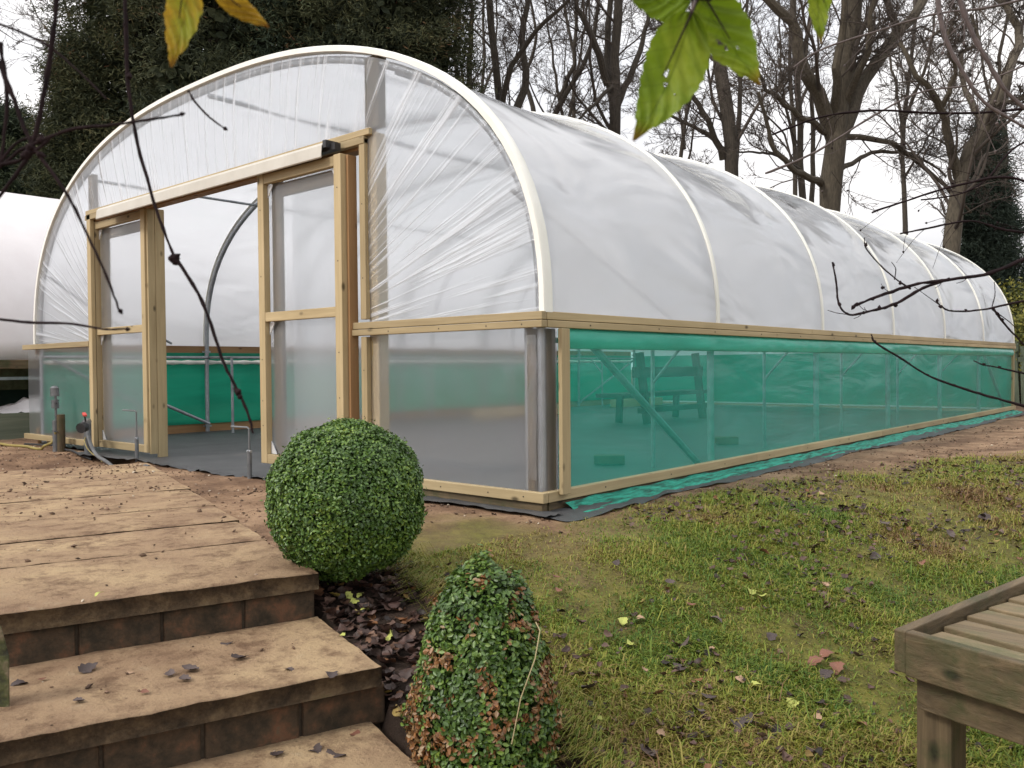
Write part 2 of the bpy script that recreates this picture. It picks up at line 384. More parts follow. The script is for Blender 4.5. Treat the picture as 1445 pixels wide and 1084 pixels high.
# roof cover
nu, nv = 289, 150
hp = hoop_pts(nv, .02); hn = np.gradient(hp, axis=0); hn /= np.linalg.norm(hn, axis=1, keepdims=True); hn = np.stack([hn[:, 1], -hn[:, 0]], -1)
def roof_fn(i, j):
    y = -.03+i/(nu-1)*(TL+.06); fr = (y/BAY) % 1.; b = np.floor(y/BAY)
    s = j/(nv-1)
    up = np.sin(PI*s)
    sag = -.075*(np.abs(np.sin(PI*fr))**.75)*(.35+.65*up)
    wr = .050*fbm(y*1.0+b*7, s*6.5, b*3, 21, 2)
    rib = np.exp(-((fr-.5+np.where(fr < .5, .5, -.5))/.06)**2)
    pk = .016*np.sin(s*19+b*2+2.5*fbm(s*4, b, 0, 4, 2))*np.exp(-((np.minimum(fr, 1-fr))/.22)**2)*(1-np.exp(-((np.minimum(fr, 1-fr))/.03)**2))
    off = sag+(wr+pk)*np.abs(np.sin(PI*fr))**.5*np.clip(s*(1-s)*14, 0, 1)
    return hp[j, 0]-hn[j, 0]*0+hn[j, 0]*off*np.sign(1), y, hp[j, 1]+hn[j, 1]*off
grid_obj('roof_cover', nu, nv, roof_fn, FILM_ROOF, T)
# front cover (above the rail, around the door)
DL, DR, DT = -4.68, -1.20, 1.885
def front_block(xs, z0, nz, V, F, yb):
    b = len(V); n = len(xs)
    for x in xs:
        zt = max(float(hoop_z(x))-.01, z0+.002)
        for k in range(nz):
            z = z0+(zt-z0)*k/(nz-1)
            w = math.sin(PI*k/(nz-1))
            V.append((x, yb-.008*w+.010*w*float(fbm(x*3, z*2, 0, 31, 2)), z))
    for i in range(n-1):
        for k in range(nz-1):
            q = b+i*nz+k; F.append((q, q+nz, q+nz+1, q+1))
V, F = [], []
front_block(np.linspace(-5.86, DL, 26), RZ, 30, V, F, -.02)
front_block(np.linspace(DL, DR, 60), DT, 18, V, F, -.02)
front_block(np.linspace(DR, 0, 30), RZ, 30, V, F, -.02)
me = npmesh('front_cover', np.array(V)-np.array((CX, 0, 0)), np.array(F))
fm = FILM_FRONT
o = link('front_cover', me, fm, T, True)
# streak pattern is written in tunnel coordinates whose origin lies at x=0
for n_ in fm.node_tree.nodes:
    if n_.type == 'SEPXYZ':
        mp = fm.node_tree.nodes.new('ShaderNodeMapping'); mp.inputs['Location'].default_value = (CX, 0, 0)
        src = n_.inputs[0].links[0].from_socket; fm.node_tree.links.new(src, mp.inputs[0]); fm.node_tree.links.new(mp.outputs[0], n_.inputs[0])
# rear cover
V, F = [], []
front_block(np.linspace(-5.86, 0, 60), .0, 20, V, F, TL)
link('rear_cover', npmesh('rear_cover', np.array(V)-np.array((CX, 0, 0)), np.array(F)), FILM_ROOF, T, True)
# steel hoops and their white tape
for k in range(7):
    y = k*BAY+(.02 if k == 0 else 0)
    pts = [(-5.86, y, -.03), (-5.86, y, .5)]+[(x, y, z) for x, z in hoop_pts(48, -.03)[::-1]]+[(0-.03, y, .5), (-.03, y, -.03)]
    pts[0] = (-5.84, y, -.03); pts[1] = (-5.84, y, .5)
    MB().tube(pts, .021, 12).build('hoop', STEEL, T, True)
tp = hoop_pts(64, .026); tn = np.gradient(tp, axis=0); tn /= np.linalg.norm(tn, axis=1, keepdims=True); tn = np.stack([tn[:, 1], -tn[:, 0]], -1)
def tape(y0, y1, th, inner, a=0, b=64):
    M_ = MB(); vs = []; n = b-a
    for i in range(a, b):
        p, q = tp[i], tn[i]; p = p
        for (yy, r) in ((y0, -inner), (y0, th*.5), (y0+(y1-y0)*.15, th), (y0+(y1-y0)*.85, th), (y1, th*.5), (y1, -inner)):
            vs.append((p[0]+q[0]*r, yy, p[1]+q[1]*r))
    fs = [(i*6+k, i*6+(k+1) % 6, (i+1)*6+(k+1) % 6, (i+1)*6+k) for i in range(n-1) for k in range(6)]
    fs += [(5, 4, 3, 2, 1, 0), tuple((n-1)*6+k for k in range(6))]
    return M_.add(vs, fs)
tape(-.035, .03, .012, .022).build('front_hoop_tape', TAPE, T, True)
for k in range(1, 7):
    tape(k*BAY-.015, k*BAY+.015, .003, .012).build('hoop_tape', TAPE, T, True)
# timber rails; flush pieces stand a few mm apart
def part(name, a, b, m=None, parent=T, bev=.003):
    ax = int(np.argmax(np.abs(np.array(b)-np.array(a)))); mm = (m or PINE)
    return MB().box(a, b).build(name, mm[ax] if isinstance(mm, list) else mm, parent, bevel=bev)
# side (x=0) double rail, boards end to end
def boards(name, x0, x1, z0, z1, ys, m=None):
    for a_, b_ in zip(ys[:-1], ys[1:]): part(name, (x0, a_+.001, z0), (x1, b_-.001, z1), m)
part('mid_rail', (-1.32, -.062, RZ-.068), (.040, -.022, RZ-.036))
part('upper_rail', (-1.32, -.056, RZ-.033), (.037, -.022, RZ+.004))
part('mid_rail', (-6.09, -.06, RZ-.05), (DL-.002, -.022, RZ-.006))
boards('mid_rail', 0, .042, RZ-.068, RZ-.036, [-.020, 2.4, 4.8, 7.3, TL+.03])
boards('upper_rail', 0, .037, RZ-.033, RZ+.004, [-.020, 3.0, 5.4, 7.9, TL+.03])
boards('mid_rail', -5.90, -5.94, RZ-.10, RZ+.01, [0, 2.4, 4.8, 7.3, TL], PINEO)
# bottom rails
part('bottom_rail', (-1.22, -.06, .0), (.040, -.022, .047)); part('bottom_rail', (-6.09, -.06, .0), (DL-.002, -.022, .047))
boards('bottom_rail', 0, .040, .0, .047, [-.020, 2.1, 4.5, 6.9, TL+.03])
boards('bottom_rail', -5.90, -5.94, -.05, .10, [0, 2.4, 4.8, 7.3, TL], PINEO)
part('base_board', (-1.25, -.045, -.075), (.02, -.005, -.004), GREY); part('base_board', (0.0, .0, -.075), (.025, TL, -.004), GREY)
# corner battens and posts
part('batten', (.0435, .050, .030), (.066, .112, RZ-.072)); part('corner_post', (-.085, -.018, .0), (-.045, .03, RZ-.07), GREY)
part('corner_post', (-.03, .03, .0), (-.002, .09, RZ-.07), GREY)
part('batten', (.0, TL-.05, .049), (.03, TL, RZ-.07))
MB().tube([(-.11, .03, 0), (-.11, .03, RZ-.04)], .021, 12).build('corner_leg', STEEL, T, True)
# door frame
part('door_post', (DR, -.018, .0), (DR+.075, .06, 1.88)); part('door_batten', (DR-.035, -.052, RZ+.02), (DR+.012, -.021, DT-.03)); part('door_batten', (DR-.035, -.052, -.03), (DR+.012, -.021, RZ-.075))
part('door_batten', (DL+.0, -.056, .0), (DL+.066, -.024, DT-.02)); part('door_post', (DL-.06, .075, .0), (DL, .12, 1.88))
part('head_post', (DR-.03, -.008, DT+.03), (DR+.085, .05, 2.30), GREY); part('head_post', (DL-.06, -.008, DT+.03), (DL+.03, .05, 2.2), GREY)
part('door_head', (DL-.03, -.056, DT-.060), (DR+.012, -.021, DT-.02)); part('door_head', (DL-.03, -.05, DT-.017), (DR+.05, -.021, DT+.018))
part('door_lintel', (DL, -.015, DT-.075), (DR, .06, DT+.03), PINEO)
# lower front sheets
for (x0, x1, nm) in ((-6.07, DL-.03, 'lower_sheet'), (DR+.01, .0, 'lower_sheet')):
    grid_obj(nm, 30, 20, lambda i, j: (x0+(x1-x0)*i/29., -.019-.006*np.sin(PI*i/29.)*np.sin(PI*j/19.)+.004*fbm(i*.3, j*.2, 0, 8, 2), .02+(RZ-.06)*j/19.), FILM_LOW, T)
grid_obj('lower_sheet', 8, 20, lambda i, j: (.0015+i*0, -.02+.115*i/7., .02+(RZ-.09)*j/19.), FILM_LOW, T)
# crumpled folds at the corner of the film
grid_obj('film_fold', 6, 26, lambda i, j: (-.075+.05*i/5.+.012*fbm(j*.3, 0, 0, 4, 2), -.027-.008*fbm(j*.5, i*.6, 0, 5, 2), .10+(RZ-.2)*j/25.), FILM_LOW, T)
# side net, rolled net above, loose net below
nn_ = 260
grid_obj('side_net', nn_, 22, lambda i, j: (.002+.006*np.sin(PI*j/21.)*np.sin(i*.23)+.006*fbm(i*.12, j*.3, 0, 9, 2)*np.sin(PI*j/21.), .10+(TL-.105)*i/(nn_-1.), .03+(RZ-.1)*j/21.), NET, T)
def roll_fn(i, j):
    y = .12+(TL-.17)*i/(nn_-1.); t = j/11.
    a_ = PI*(t-.5); r = .016+.012*vnoise(y*1.3, j*.35, 0, 4)+.005*fbm(y*14, j*.5, 0, 14, 2)
    return .006+r*np.cos(a_)*1.2, y, RZ-.115+.048*np.sin(a_)
grid_obj('net_roll', nn_, 12, roll_fn, NET_LOOSE if False else net_mat('rolled_net', (.10, .60, .46), .03, .3), T)
grid_obj('printed_edge', 4, 20, lambda i, j: (.0105+i*0, .120+.055*i/3., .06+(RZ-.2)*j/19.), film('edge_film', (.6, .8, .76), clear=.6), T)
INK = simple('ink', [(.3, (.03, .03, .03)), (.7, (.06, .06, .06))])
for z_, w_ in ((.66, .030), (.20, .034), (.10, .030)):
    mk = MB()
    for q in range(4):
        mk.box((.0125, .130+q*w_/4, z_), (.0128, .130+q*w_/4+.004, z_+.022)); mk.box((.0125, .130+q*w_/4, z_+.019*(q % 2)), (.0128, .130+q*w_/4+.008, z_+.004+.019*(q % 2)))
    mk.build('printed_mark', INK, T)
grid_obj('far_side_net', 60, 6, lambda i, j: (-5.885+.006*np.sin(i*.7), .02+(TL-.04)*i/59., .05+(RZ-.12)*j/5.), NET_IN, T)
def groll(i, j):
    y = .05+(TL-.1)*i/119.; a_ = 2*PI*j/11.
    r = .020+.006*np.sin(y*30+j)
    return -5.85+r*np.cos(a_), y, RZ-.17+r*np.sin(a_)
grid_obj('sheet_roll', 120, 12, groll, TAPE, T)
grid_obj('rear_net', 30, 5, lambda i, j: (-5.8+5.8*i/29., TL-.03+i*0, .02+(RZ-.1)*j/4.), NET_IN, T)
def loose(i, j):
    y = .10+(TL)*i/199.; t = j/7.
    w_ = .10+.05*vnoise(y*1.5, 0, 0, 3)
    x = .035+w_*t+.006*np.sin(y*9+j); 
    return x, y, -.008-.05*t**.7+.010*np.sin(t*9+y*2.2)*sstep(.1, .5, t)+.014*fbm(y*6, j*.6, 0, 2, 3)
# ground mats are things of their own
g = grid_obj('green_netting', 200, 8, loose, NET_LOOSE); tag(g, 'bright green netting skirt folded along the foot of the polytunnel side', 'netting')
def blackstrip(i, j):
    y = -.12+(TL+.35)*i/199.; t = j/7.
    w_ = .13+.09*vnoise(y*1.1, 5, 0, 3)
    x = .02+w_*t+.01*np.sin(y*5)
    z = np.maximum(gheight(x, y)+.012, -.052)-.012*t+.022*np.abs(fbm(y*5, t*3, 0, 6, 3))
    return x, y, z
g = grid_obj('weed_mat', 200, 8, blackstrip, WEED); tag(g, 'strip of black weed matting showing under the green netting on the soil', 'ground mat')
def frontstrip(i, j):
    x = -1.3+1.42*i/79.; t = j/7.; y = -.02-(.10+.06*vnoise(x*3, 2, 0, 3))*t
    return x, y, gheight(x, y)+.014+.014*np.abs(fbm(x*7, t*4, 0, 6, 3))
g = grid_obj('weed_mat', 80, 8, frontstrip, WEED); tag(g, 'ragged black matting edge poking out under the front right corner', 'ground mat')
def floor_fn(i, j):
    x = -5.9+5.9*i/149.; y0 = -.13-.07*vnoise(x*4, 0, 0, 5)-.03*vnoise(x*17, 0, 0, 6); y0 = np.where(x > DR, .0, np.where(x < DL, .0, y0)); y = y0+(TL-y0)*(j/99.)**1.6
    edge = 1-sstep(0, .12, y-y0)
    return x, y, -.036+.006*fbm(x*1.5, y*1.5, 0, 1, 3)+edge*(.026*fbm(x*14, y*14, 0, 2, 3)-.002)
g = grid_obj('floor_mat', 150, 100, floor_fn, WEED); tag(g, 'black woven ground cover laid over the polytunnel floor with a frayed doorway edge', 'ground mat')
# inside: crop bars, braces, brackets
for k in range(6):
    y0, y1 = k*BAY, (k+1)*BAY
    for x in (-.07, -5.79):
        MB().tube([(x, y0+.02, .74), (x, y1-.02, .74)], .014, 8).build('side_bar', STEEL, T, True)
    if k in (0, 5):
        MB().tube([(-5.80, y0+.1 if k == 0 else y1, .74), (-5.80, y1 if k == 0 else y0, .05)], .016, 8).build('brace', STEEL, T, True)
        MB().tube([(-.08, y0+.42, .76), (-.08, y1-.05, .02)], .02, 8).build('brace', STEEL, T, True)
    MB().box((-5.87, y1-.03, .79), (-5.81, y1+.03, .81)).build('clamp', STEEL, T); MB().box((-5.87, y1-.03, .02), (-5.81, y1+.03, .035)).build('clamp', STEEL, T)
for k in range(1, 6):
    y = k*BAY
    MB().tube([(-5.84, y, 1.9-.0), (-5.84+.0, y, 1.9)], .0) if False else None
    for xs in ((-.45, -.03), (-5.40, -5.83)):
        f_ = MB(); f_.tube([(xs[1], y+.03, .74), (xs[0], y+.03, .74), (xs[0], y+.03, -.03)], .014, 8); f_.tube([(xs[0], y+.03, .50), ((xs[0]*.5+xs[1]*.5), y+.03, .735)], .010, 8)
        f_.build('bed_frame', STEEL, T, True)
MB().tube([(-2.93, .05, 2.47), (-2.93, TL-.05, 2.47)], .018, 8).build('ridge_bar', STEEL, T, True)
for sx in (-1, 1):
    MB().tube([(CX+sx*1.9, .05, float(hoop_z(CX+1.9))-.06), (CX+sx*1.9, TL-.05, float(hoop_z(CX+1.9))-.06)], .012, 8).build('purlin', STEEL, T, True)
for sx in (-1, 1):
    MB().tube([(CX+sx*2.72, .03, 1.45), (CX+sx*2.86, BAY*.75, .88)], .012, 8).build('brace', STEEL, T, True)

# doors
def door(name, x0, x1, y, zt, zb, lab, bare=True):
    D = empty(name, (0, 0, 0)); D.parent = T; D.location = (-CX+(x0+x1)/2, y, zb)
    tag(D, lab)
    w = .062
    def sp(n_, a_, b_, m_=None):
        return part(n_, a_, b_, m_, D)
    sp('stile', (x0, y, zb), (x0+w, y+.042, zt)); sp('stile', (x1-w, y, zb), (x1, y+.046, zt))
    for z_ in (zb, .90 if bare else .93, zt-.06): sp('rail', (x0+w+.001, y+.002, z_), (x1-w-.001, y+.038, z_+.055))
    grid_obj('pane', 12, 16, lambda i, j: (x0+.02+(x1-x0-.04)*i/11., y+.044+.003*np.sin(i)*np.sin(PI*j/15.), zb+.02+(zt-zb-.04)*j/15.), FILM_DOOR, D)
    sp('back_stile', (x0+.07, y+.055, zb+.02), (x0+.16, y+.085, zt-.02), GREY)
    sp('back_rail', (x0+.165, y+.055, zt-.14), (x1-.07, y+.08, zt-.06), GREY)
    for (xx, sx) in ((x0+w+.004, 1), (x1-w-.004, -1)):
        for z_, sz in ((.895, -1), (zt-.065, -1), (zb+.058, 1)):
            b_ = MB(); b_.add([(xx, y+.03, z_), (xx+sx*.055, y+.03, z_), (xx, y+.03, z_+sz*.075), (xx, y+.036, z_), (xx+sx*.055, y+.036, z_), (xx, y+.036, z_+sz*.075)], [(0,1,2),(5,4,3),(0,3,4,1),(1,4,5,2),(2,5,3,0)])
            b_.build('bracket', BRACKET, D)
    return D
Dr = door('sliding_door', -2.13, -1.32, -.11, 1.785, .045, 'right sliding door leaf half closed across the opening')
part('edge_board', (-1.319, -.075, .05), (-1.299, -.015, 1.78), PINEO, Dr)
Dl = door('sliding_door', -4.672, -3.775, -.02, 1.81, .0, 'left sliding door leaf pushed fully back')
part('meeting_board', (-3.774, .052, -.055), (-3.750, .125, 1.815), PINE, Dl); part('meeting_board', (-3.774, -.005, -.01), (-3.752, .050, 1.81), PINE, Dl)
# narrow film panel between leaf and frame
grid_obj('side_light', 8, 16, lambda i, j: (-2.0+.78*i/7., .066+i*0, .02+1.80*j/15.), FILM_DOOR, T)
# door track hood
M_ = MB(); xs = (-4.27, -1.43); prof = [(-.150, -.072), (-.158, -.066), (-.150, .0), (-.132, .018), (-.06, .03), (-.06, .024), (-.128, .010), (-.144, -.002)]
vs = [(x, y_, DT-.045+.0+z_) for x in xs for y_, z_ in prof]; n = len(prof)
M_.add(vs, [(k, (k+1) % n, n+(k+1) % n, n+k) for k in range(n)]+[tuple(range(n-1, -1, -1)), tuple(range(n, 2*n))])
M_.build('track_hood', GUTTER, T, bevel=.003)
M_ = MB(); M_.box((-1.429, -.145, DT-.06), (-1.40, -.062, DT-.02)); M_.box((-4.25, -.115, DT-.072), (-1.36, -.075, DT-.035)); M_.build('door_track', BLACK, T)
# screws on the timbers
M_ = MB()
for k in range(16):
    M_.box((.0425, .3+k*.62, RZ-.055), (.0440, .307+k*.62, RZ-.048)); M_.box((.0405, .42+k*.62, .02), (.0415, .427+k*.62, .027))
for x in (-.3, -.62, -1.0, -.08): M_.box((x, -.0635, RZ-.055), (x+.006, -.062, RZ-.049)); M_.box((x, -.0615, .02), (x+.006, -.060, .026))
for z in (.2, .6, 1.1, 1.5, .35): M_.box((DR-.015, -.0535, z), (DR-.010, -.052, z+.006)); M_.box((-2.105, -.1115, z+.07), (-2.099, -.110, z+.076)); M_.box((-1.355, -.1115, z+.1), (-1.349, -.110, z+.106))
M_.build('screw', simple('dark_screw', [(.3, (.03, .025, .02)), (.7, (.06, .05, .04))]), T)

# ------------------------------------------------------------------ things inside the tunnel
def thing_box(name, label, cat, parts):
    c = np.mean([p[1] for p in parts], axis=0)
    e = empty(name, (c[0], c[1], min(p[1][2] for p in parts)), label, cat)
    for nm, a_, b_, w_, h_, m_ in parts: MB().bar(a_, b_, w_, h_, (0, 0, 1) if abs(np.array(b_)-np.array(a_))[2] < .5*np.linalg.norm(np.array(b_)-np.array(a_)) else (1, 0, 0)).build(nm, m_, e, bevel=.003)
    return e
DARKW = simple('dark_bench_wood', [(.3, (.012, .012, .010)), (.7, (.035, .032, .026))], 9, .7, .3)
def inside_bench():
    x0 = -2.66; ya, yb = 4.95, 6.5; P_ = []
    for yy in (ya+.15, yb-.15):
        P_.append(('leg', (x0, yy, -.03), (x0-.10, yy, .76), .06, .08, DARKW))
        P_.append(('leg', (x0-.38, yy, -.03), (x0-.36, yy, .30), .05, .07, DARKW))
    P_ += [('backrest', (x0-.09, ya, .54), (x0-.09, yb, .54), .03, .12, DARKW), ('seat', (x0-.2, ya-.3, .29), (x0-.2, yb, .29), .36, .045, DARKW), ('stretcher', (x0-.02, ya, .12), (x0-.02, yb, .12), .03, .06, DARKW)]
    thing_box('bench', 'dark wooden bench standing inside the polytunnel behind the green net', 'bench', P_)
inside_bench()
o = MB().bar((-.86, 1.58, .0), (-.70, 1.70, .0), .09, .06).build('timber_offcut', GREY[0], None, bevel=.005); tag(o, 'small timber block lying on the mat behind the near end of the green net', 'timber block')
o = MB().bar((-.90, 3.33, .0), (-.76, 3.44, .0), .09, .06).build('timber_offcut', GREY[0], None, bevel=.005); tag(o, 'small timber block farther back on the mat behind the brace', 'timber block')
for i_, (yy, xx) in enumerate(((5.2, -4.9), (8.0, -5.1))):
    o = MB().bar((xx, yy, .03), (xx+.1, yy+1.2, .03), .12, .12).build('timber_plank', PINE[1], None, bevel=.004)
    tag(o, ['pale plank lying by the far wall inside the polytunnel, the nearer one', 'pale plank lying by the far wall inside the polytunnel, the farther one'][i_], 'plank')
o = MB().bar((-5.45, 3.3, .0), (-5.15, 3.36, .0), .14, .07).build('timber_offcut', PINEO[0], None, bevel=.005); tag(o, 'brown wooden block under the steel frame leg seen through the doorway', 'timber block')

# ------------------------------------------------------------------ path, steps
def slab_mat():
    m, nt, out = mat('muddy_paving'); tc = N(nt, 'ShaderNodeTexCoord'); v = tc.outputs['Object']
    n1 = noise(nt, v, 2.6, 6, .6, .3); n2 = noise(nt, v, 60, 8, .75); n3 = noise(nt, v, 10, 9, .74, .15); ge = N(nt, 'ShaderNodeNewGeometry')
    c = ramp(nt, n1.outputs[0], [(.34, (.33, .210, .125)), (.5, (.43, .29, .17)), (.66, (.53, .375, .215))]).outputs[0]
    c = mixc(nt, ramp(nt, n3.outputs[0], [(.36, (.85, .85, .85)), (.52, (0, 0, 0))]).outputs[0], c, (.17, .095, .052))
    c = mixc(nt, ramp(nt, n3.outputs[0], [(.60, (0, 0, 0)), (.74, (.7, .7, .7))]).outputs[0], c, (.50, .40, .27))
    c = mixc(nt, ramp(nt, n2.outputs[0], [(.56, (0, 0, 0)), (.70, (.8, .8, .8))]).outputs[0], c, (.11, .065, .04))
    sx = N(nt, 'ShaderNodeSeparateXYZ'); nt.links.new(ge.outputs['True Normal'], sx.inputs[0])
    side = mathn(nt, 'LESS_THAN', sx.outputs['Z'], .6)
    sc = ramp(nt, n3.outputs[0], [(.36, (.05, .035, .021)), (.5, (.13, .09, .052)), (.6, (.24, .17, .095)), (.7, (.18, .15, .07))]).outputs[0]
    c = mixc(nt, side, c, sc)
    h = mathn(nt, 'ADD', mathn(nt, 'MULTIPLY', n2.outputs[0], .8), n3.outputs[0])
    prin(nt, out, c, .8, bump(nt, h, 1., .022), .3); return m
SLAB = slab_mat()
def brick_mat():
    m, nt, out = mat('dirty_brick'); tc = N(nt, 'ShaderNodeTexCoord'); v = tc.outputs['Object']; oi = N(nt, 'ShaderNodeNewGeometry')
    n1 = noise(nt, v, 13, 8, .7, .1); n2 = noise(nt, v, 60, 6, .7)
    c = ramp(nt, n1.outputs[0], [(.38, (.030, .022, .014)), (.52, (.075, .047, .028)), (.64, (.16, .075, .04)), (.72, (.11, .09, .055))]).outputs[0]
    c = mixc(nt, oi.outputs['Random Per Island'], c, mixc(nt, .5, c, (.07, .065, .045)))
    prin(nt, out, c, .85, bump(nt, n2.outputs[0], .7, .008), .25); return m
BRICK = brick_mat()
MORTAR = simple('mortar', [(.3, (.035, .026, .018)), (.7, (.10, .075, .05))], 30, .9, .8, .01)
def P3(u, v, z): p = C0+U*u+Vv*v; return (p[0], p[1], z)
def slab_obj(name, u0, u1, v0, v1, zt, th, parent, seed=0, tilt=0.):
    """paving slab with worn, slightly uneven edges"""
    nu_, nv_ = max(6, int((u1-u0)/.02)), max(8, int((v1-v0)/.02))
    V = []; F = []
    I, J = np.meshgrid(np.linspace(0, 1, nu_), np.linspace(0, 1, nv_), indexing='ij')
    uu = u0+(u1-u0)*I; vv = v0+(v1-v0)*J
    ej = .0035*fbm(uu*40, vv*40, seed, 5, 3)
    edge_u = (I == 0)*1.-(I == 1)*1.; edge_v = (J == 0)*1.-(J == 1)*1.
    uu2 = uu+edge_u*(.004+np.abs(ej)); vv2 = vv+edge_v*(.004+np.abs(ej))
    z = zt+tilt*uu+.003*fbm(uu*5, vv*5, seed, 9, 3)-.004*((edge_u != 0) | (edge_v != 0))*(1+fbm(uu*18, vv*18, seed, 7, 2))
    pw = C0[None, None]+U*uu2[..., None]+Vv*vv2[..., None]
    top = np.concatenate([pw, z[..., None]], -1).reshape(-1, 3)
    bot = top.copy(); bot[:, 2] = zt+tilt*uu.ravel()-th
    V = np.concatenate([top, bot]); n = nu_*nv_
    a_ = (np.arange(nu_-1)[:, None]*nv_+np.arange(nv_-1)[None]).ravel()
    F = [np.stack([a_, a_+1, a_+nv_+1, a_+nv_], -1)]
    ring = [i*nv_ for i in range(nu_)]+[(nu_-1)*nv_+j for j in range(1, nv_)]+[i*nv_+nv_-1 for i in range(nu_-2, -1, -1)]+[j for j in range(nv_-2, 0, -1)]
    r_ = np.array(ring); r2 = np.roll(r_, -1)
    F.append(np.stack([r_, r2, r2+n, r_+n], -1)[:, ::-1])
    V = V-np.array(parent_world(parent))
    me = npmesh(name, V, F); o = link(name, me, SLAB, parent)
    return o
def bricks(u_face, v0, v1, z0, z1, parent, seed, deep=.10, gap=.008):
    rr = random.Random(seed); v = v0
    while v < v1:
        w_ = .215+rr.uniform(-.01, .008); e = min(v+w_, v1+.1)
        du = rr.uniform(-.004, .004); dz = rr.uniform(-.003, .001)
        vs = [P3(u_face-deep, v, z0), P3(u_face+du, v, z0), P3(u_face+du, e, z0), P3(u_face-deep, e, z0)]
        vs += [(x, y, z1+dz) for x, y, z in vs]
        MB().add(vs, [(0,1,2,3),(7,6,5,4),(0,4,5,1),(1,5,6,2),(2,6,7,3),(3,7,4,0)]).build('brick', BRICK, parent, bevel=.008)
        v = e+gap
    vs = [P3(u_face-deep-.02, v0+.01, z0-.02), P3(u_face-.012, v0+.01, z0-.02), P3(u_face-.012, v1, z0-.02), P3(u_face-deep-.02, v1, z0-.02)]
    vs += [(x, y, z1+.001) for x, y, z in vs]
    MB().add(vs, [(0,1,2,3),(7,6,5,4),(0,4,5,1),(1,5,6,2),(2,6,7,3),(3,7,4,0)]).build('mortar', MORTAR, parent)
ST = empty('garden_steps', P3(.5, .6, -.45), 'muddy paving slab steps on brick risers leading up to the path', 'steps')
slab_obj('tread', -.02, .505, .0, 1.25, -.14, .052, ST, 1)
slab_obj('tread', .46, 1.0, .02, 1.25, -.285, .052, ST, 2)
bricks(-.02, .01, 1.3, -.16, -.056, ST, 3); bricks(.475, -.015, 1.3, -.30, -.196, ST, 5)
bricks(.97, .03, 1.3, -.46, -.34, ST, 6)
PT = empty('path', P3(-1.5, .8, -.05)); tag(PT, 'slab path thick with brown mud leading to the polytunnel door', None, None, 'structure')
us = [0, -.62, -1.10, -1.62, -2.3, -3.1, -4.0]
for i_ in range(6):
    o = slab_obj('paving_slab', us[i_+1]+.005, us[i_]-.005+(.012 if i_ == 0 else 0), .0-.012*i_, 2.0, .0 if i_ == 0 else -.002*(i_ % 2), .055, PT, 10+i_, .009)
# timber edging left of the steps
E_ = empty('edging_board', P3(.2, .9, -.3), 'mossy timber edging board at the left side of the steps', 'edging board')
MOSSW = simple('mossy_timber', [(.35, (.02, .02, .01)), (.5, (.055, .06, .018)), (.64, (.13, .10, .06))], 26, .85, .8, .01)
def edging():
    A, B_ = at(-12, 890, 1.95), at(18, 1100, 1.62)
    MB().bar(at(2, 915, 1.98), at(8, 1010, 1.98), .03, .03, (0, 1, 0)) 
    M_ = MB(); pts = [(-30, 850), (2, 885), (13, 925), (14, 1040), (10, 1060), (-30, 1060)]
    d = 1.93; vs = [at(x, y, d) for x, y in pts]+[at(x, y, d+.03) for x, y in pts]; n = len(pts)
    M_.add(vs, [tuple(range(n-1, -1, -1)), tuple(range(n, 2*n))]+[(k, (k+1) % n, n+(k+1) % n, n+k) for k in range(n)])
    M_.build('board', MOSSW, E_, bevel=.003)
    M_ = MB(); M_.bar(at(24, 1043, 1.82), at(22, 1180, 1.82), .03, .05, (0, 1, 0)); M_.build('peg', MOSSW, E_, bevel=.003)
edging()
# soil crumbs and wood chips
CL_V = np.array([(1,0,0),(0,1,0),(-1,0,0),(0,-1,0),(0,0,.7),(0,0,-.5),(.6,.6,.25),(-.5,.5,.3)], float); CL_F = np.array([(0,6,4),(6,1,4),(1,7,4),(7,2,4),(2,3,4),(3,0,4),(1,0,5),(2,1,5),(3,2,5),(0,3,5)])
def surf(x, y):
    u, v = uv(x, y); z = gheight(x, y)
    z = np.where((v > 0) & (v < 1.98) & (u < 0) & (u > -3.99), np.maximum(z, .0+.009*u), z)
    z = np.where((v > 0) & (v < 1.25) & (u >= 0) & (u < .5), -.14, z); z = np.where((v > 0.02) & (v < 1.25) & (u >= .5) & (u < 1.), -.285, z)
    return z
n = 12000
px_ = RNG.uniform(-7.2, 1.4, n); py_ = RNG.uniform(-3.2, -.06, n)*1.0
sd_ = RNG.random(n) < .35; px_ = np.where(sd_, RNG.uniform(.1, 1.0, n), px_); py_ = np.where(sd_, RNG.uniform(-.6, 7., n), py_)
nr_ = RNG.random(n) < .25; py_ = np.where(nr_ & ~sd_, RNG.uniform(-.9, -.1, n), py_)
k_ = (fbm(px_*3, py_*3, 0, 40, 3) > -.05) | (RNG.random(n) < .25); px_, py_ = px_[k_], py_[k_]
lw = lawn_w(px_, py_); uu_, vv_ = uv(px_, py_); k_ = (lw < .3) & ((vv_ < 0) | (uu_ < -1.6) | (RNG.random(len(px_)) < .28)); px_, py_ = px_[k_], py_[k_]; n = len(px_)
sz = RNG.gamma(1.3, .0032, n)+.002; sz = np.minimum(sz, .015)
V, F, A_ = scatter(CL_V, CL_F, np.stack([px_, py_, surf(px_, py_)+sz*.2], -1), rotmats(n, RNG.normal(size=(n, 3))*.4+np.array([0, 0, 1])), np.stack([sz, sz*RNG.uniform(.5, 1, n), sz*.7], -1))
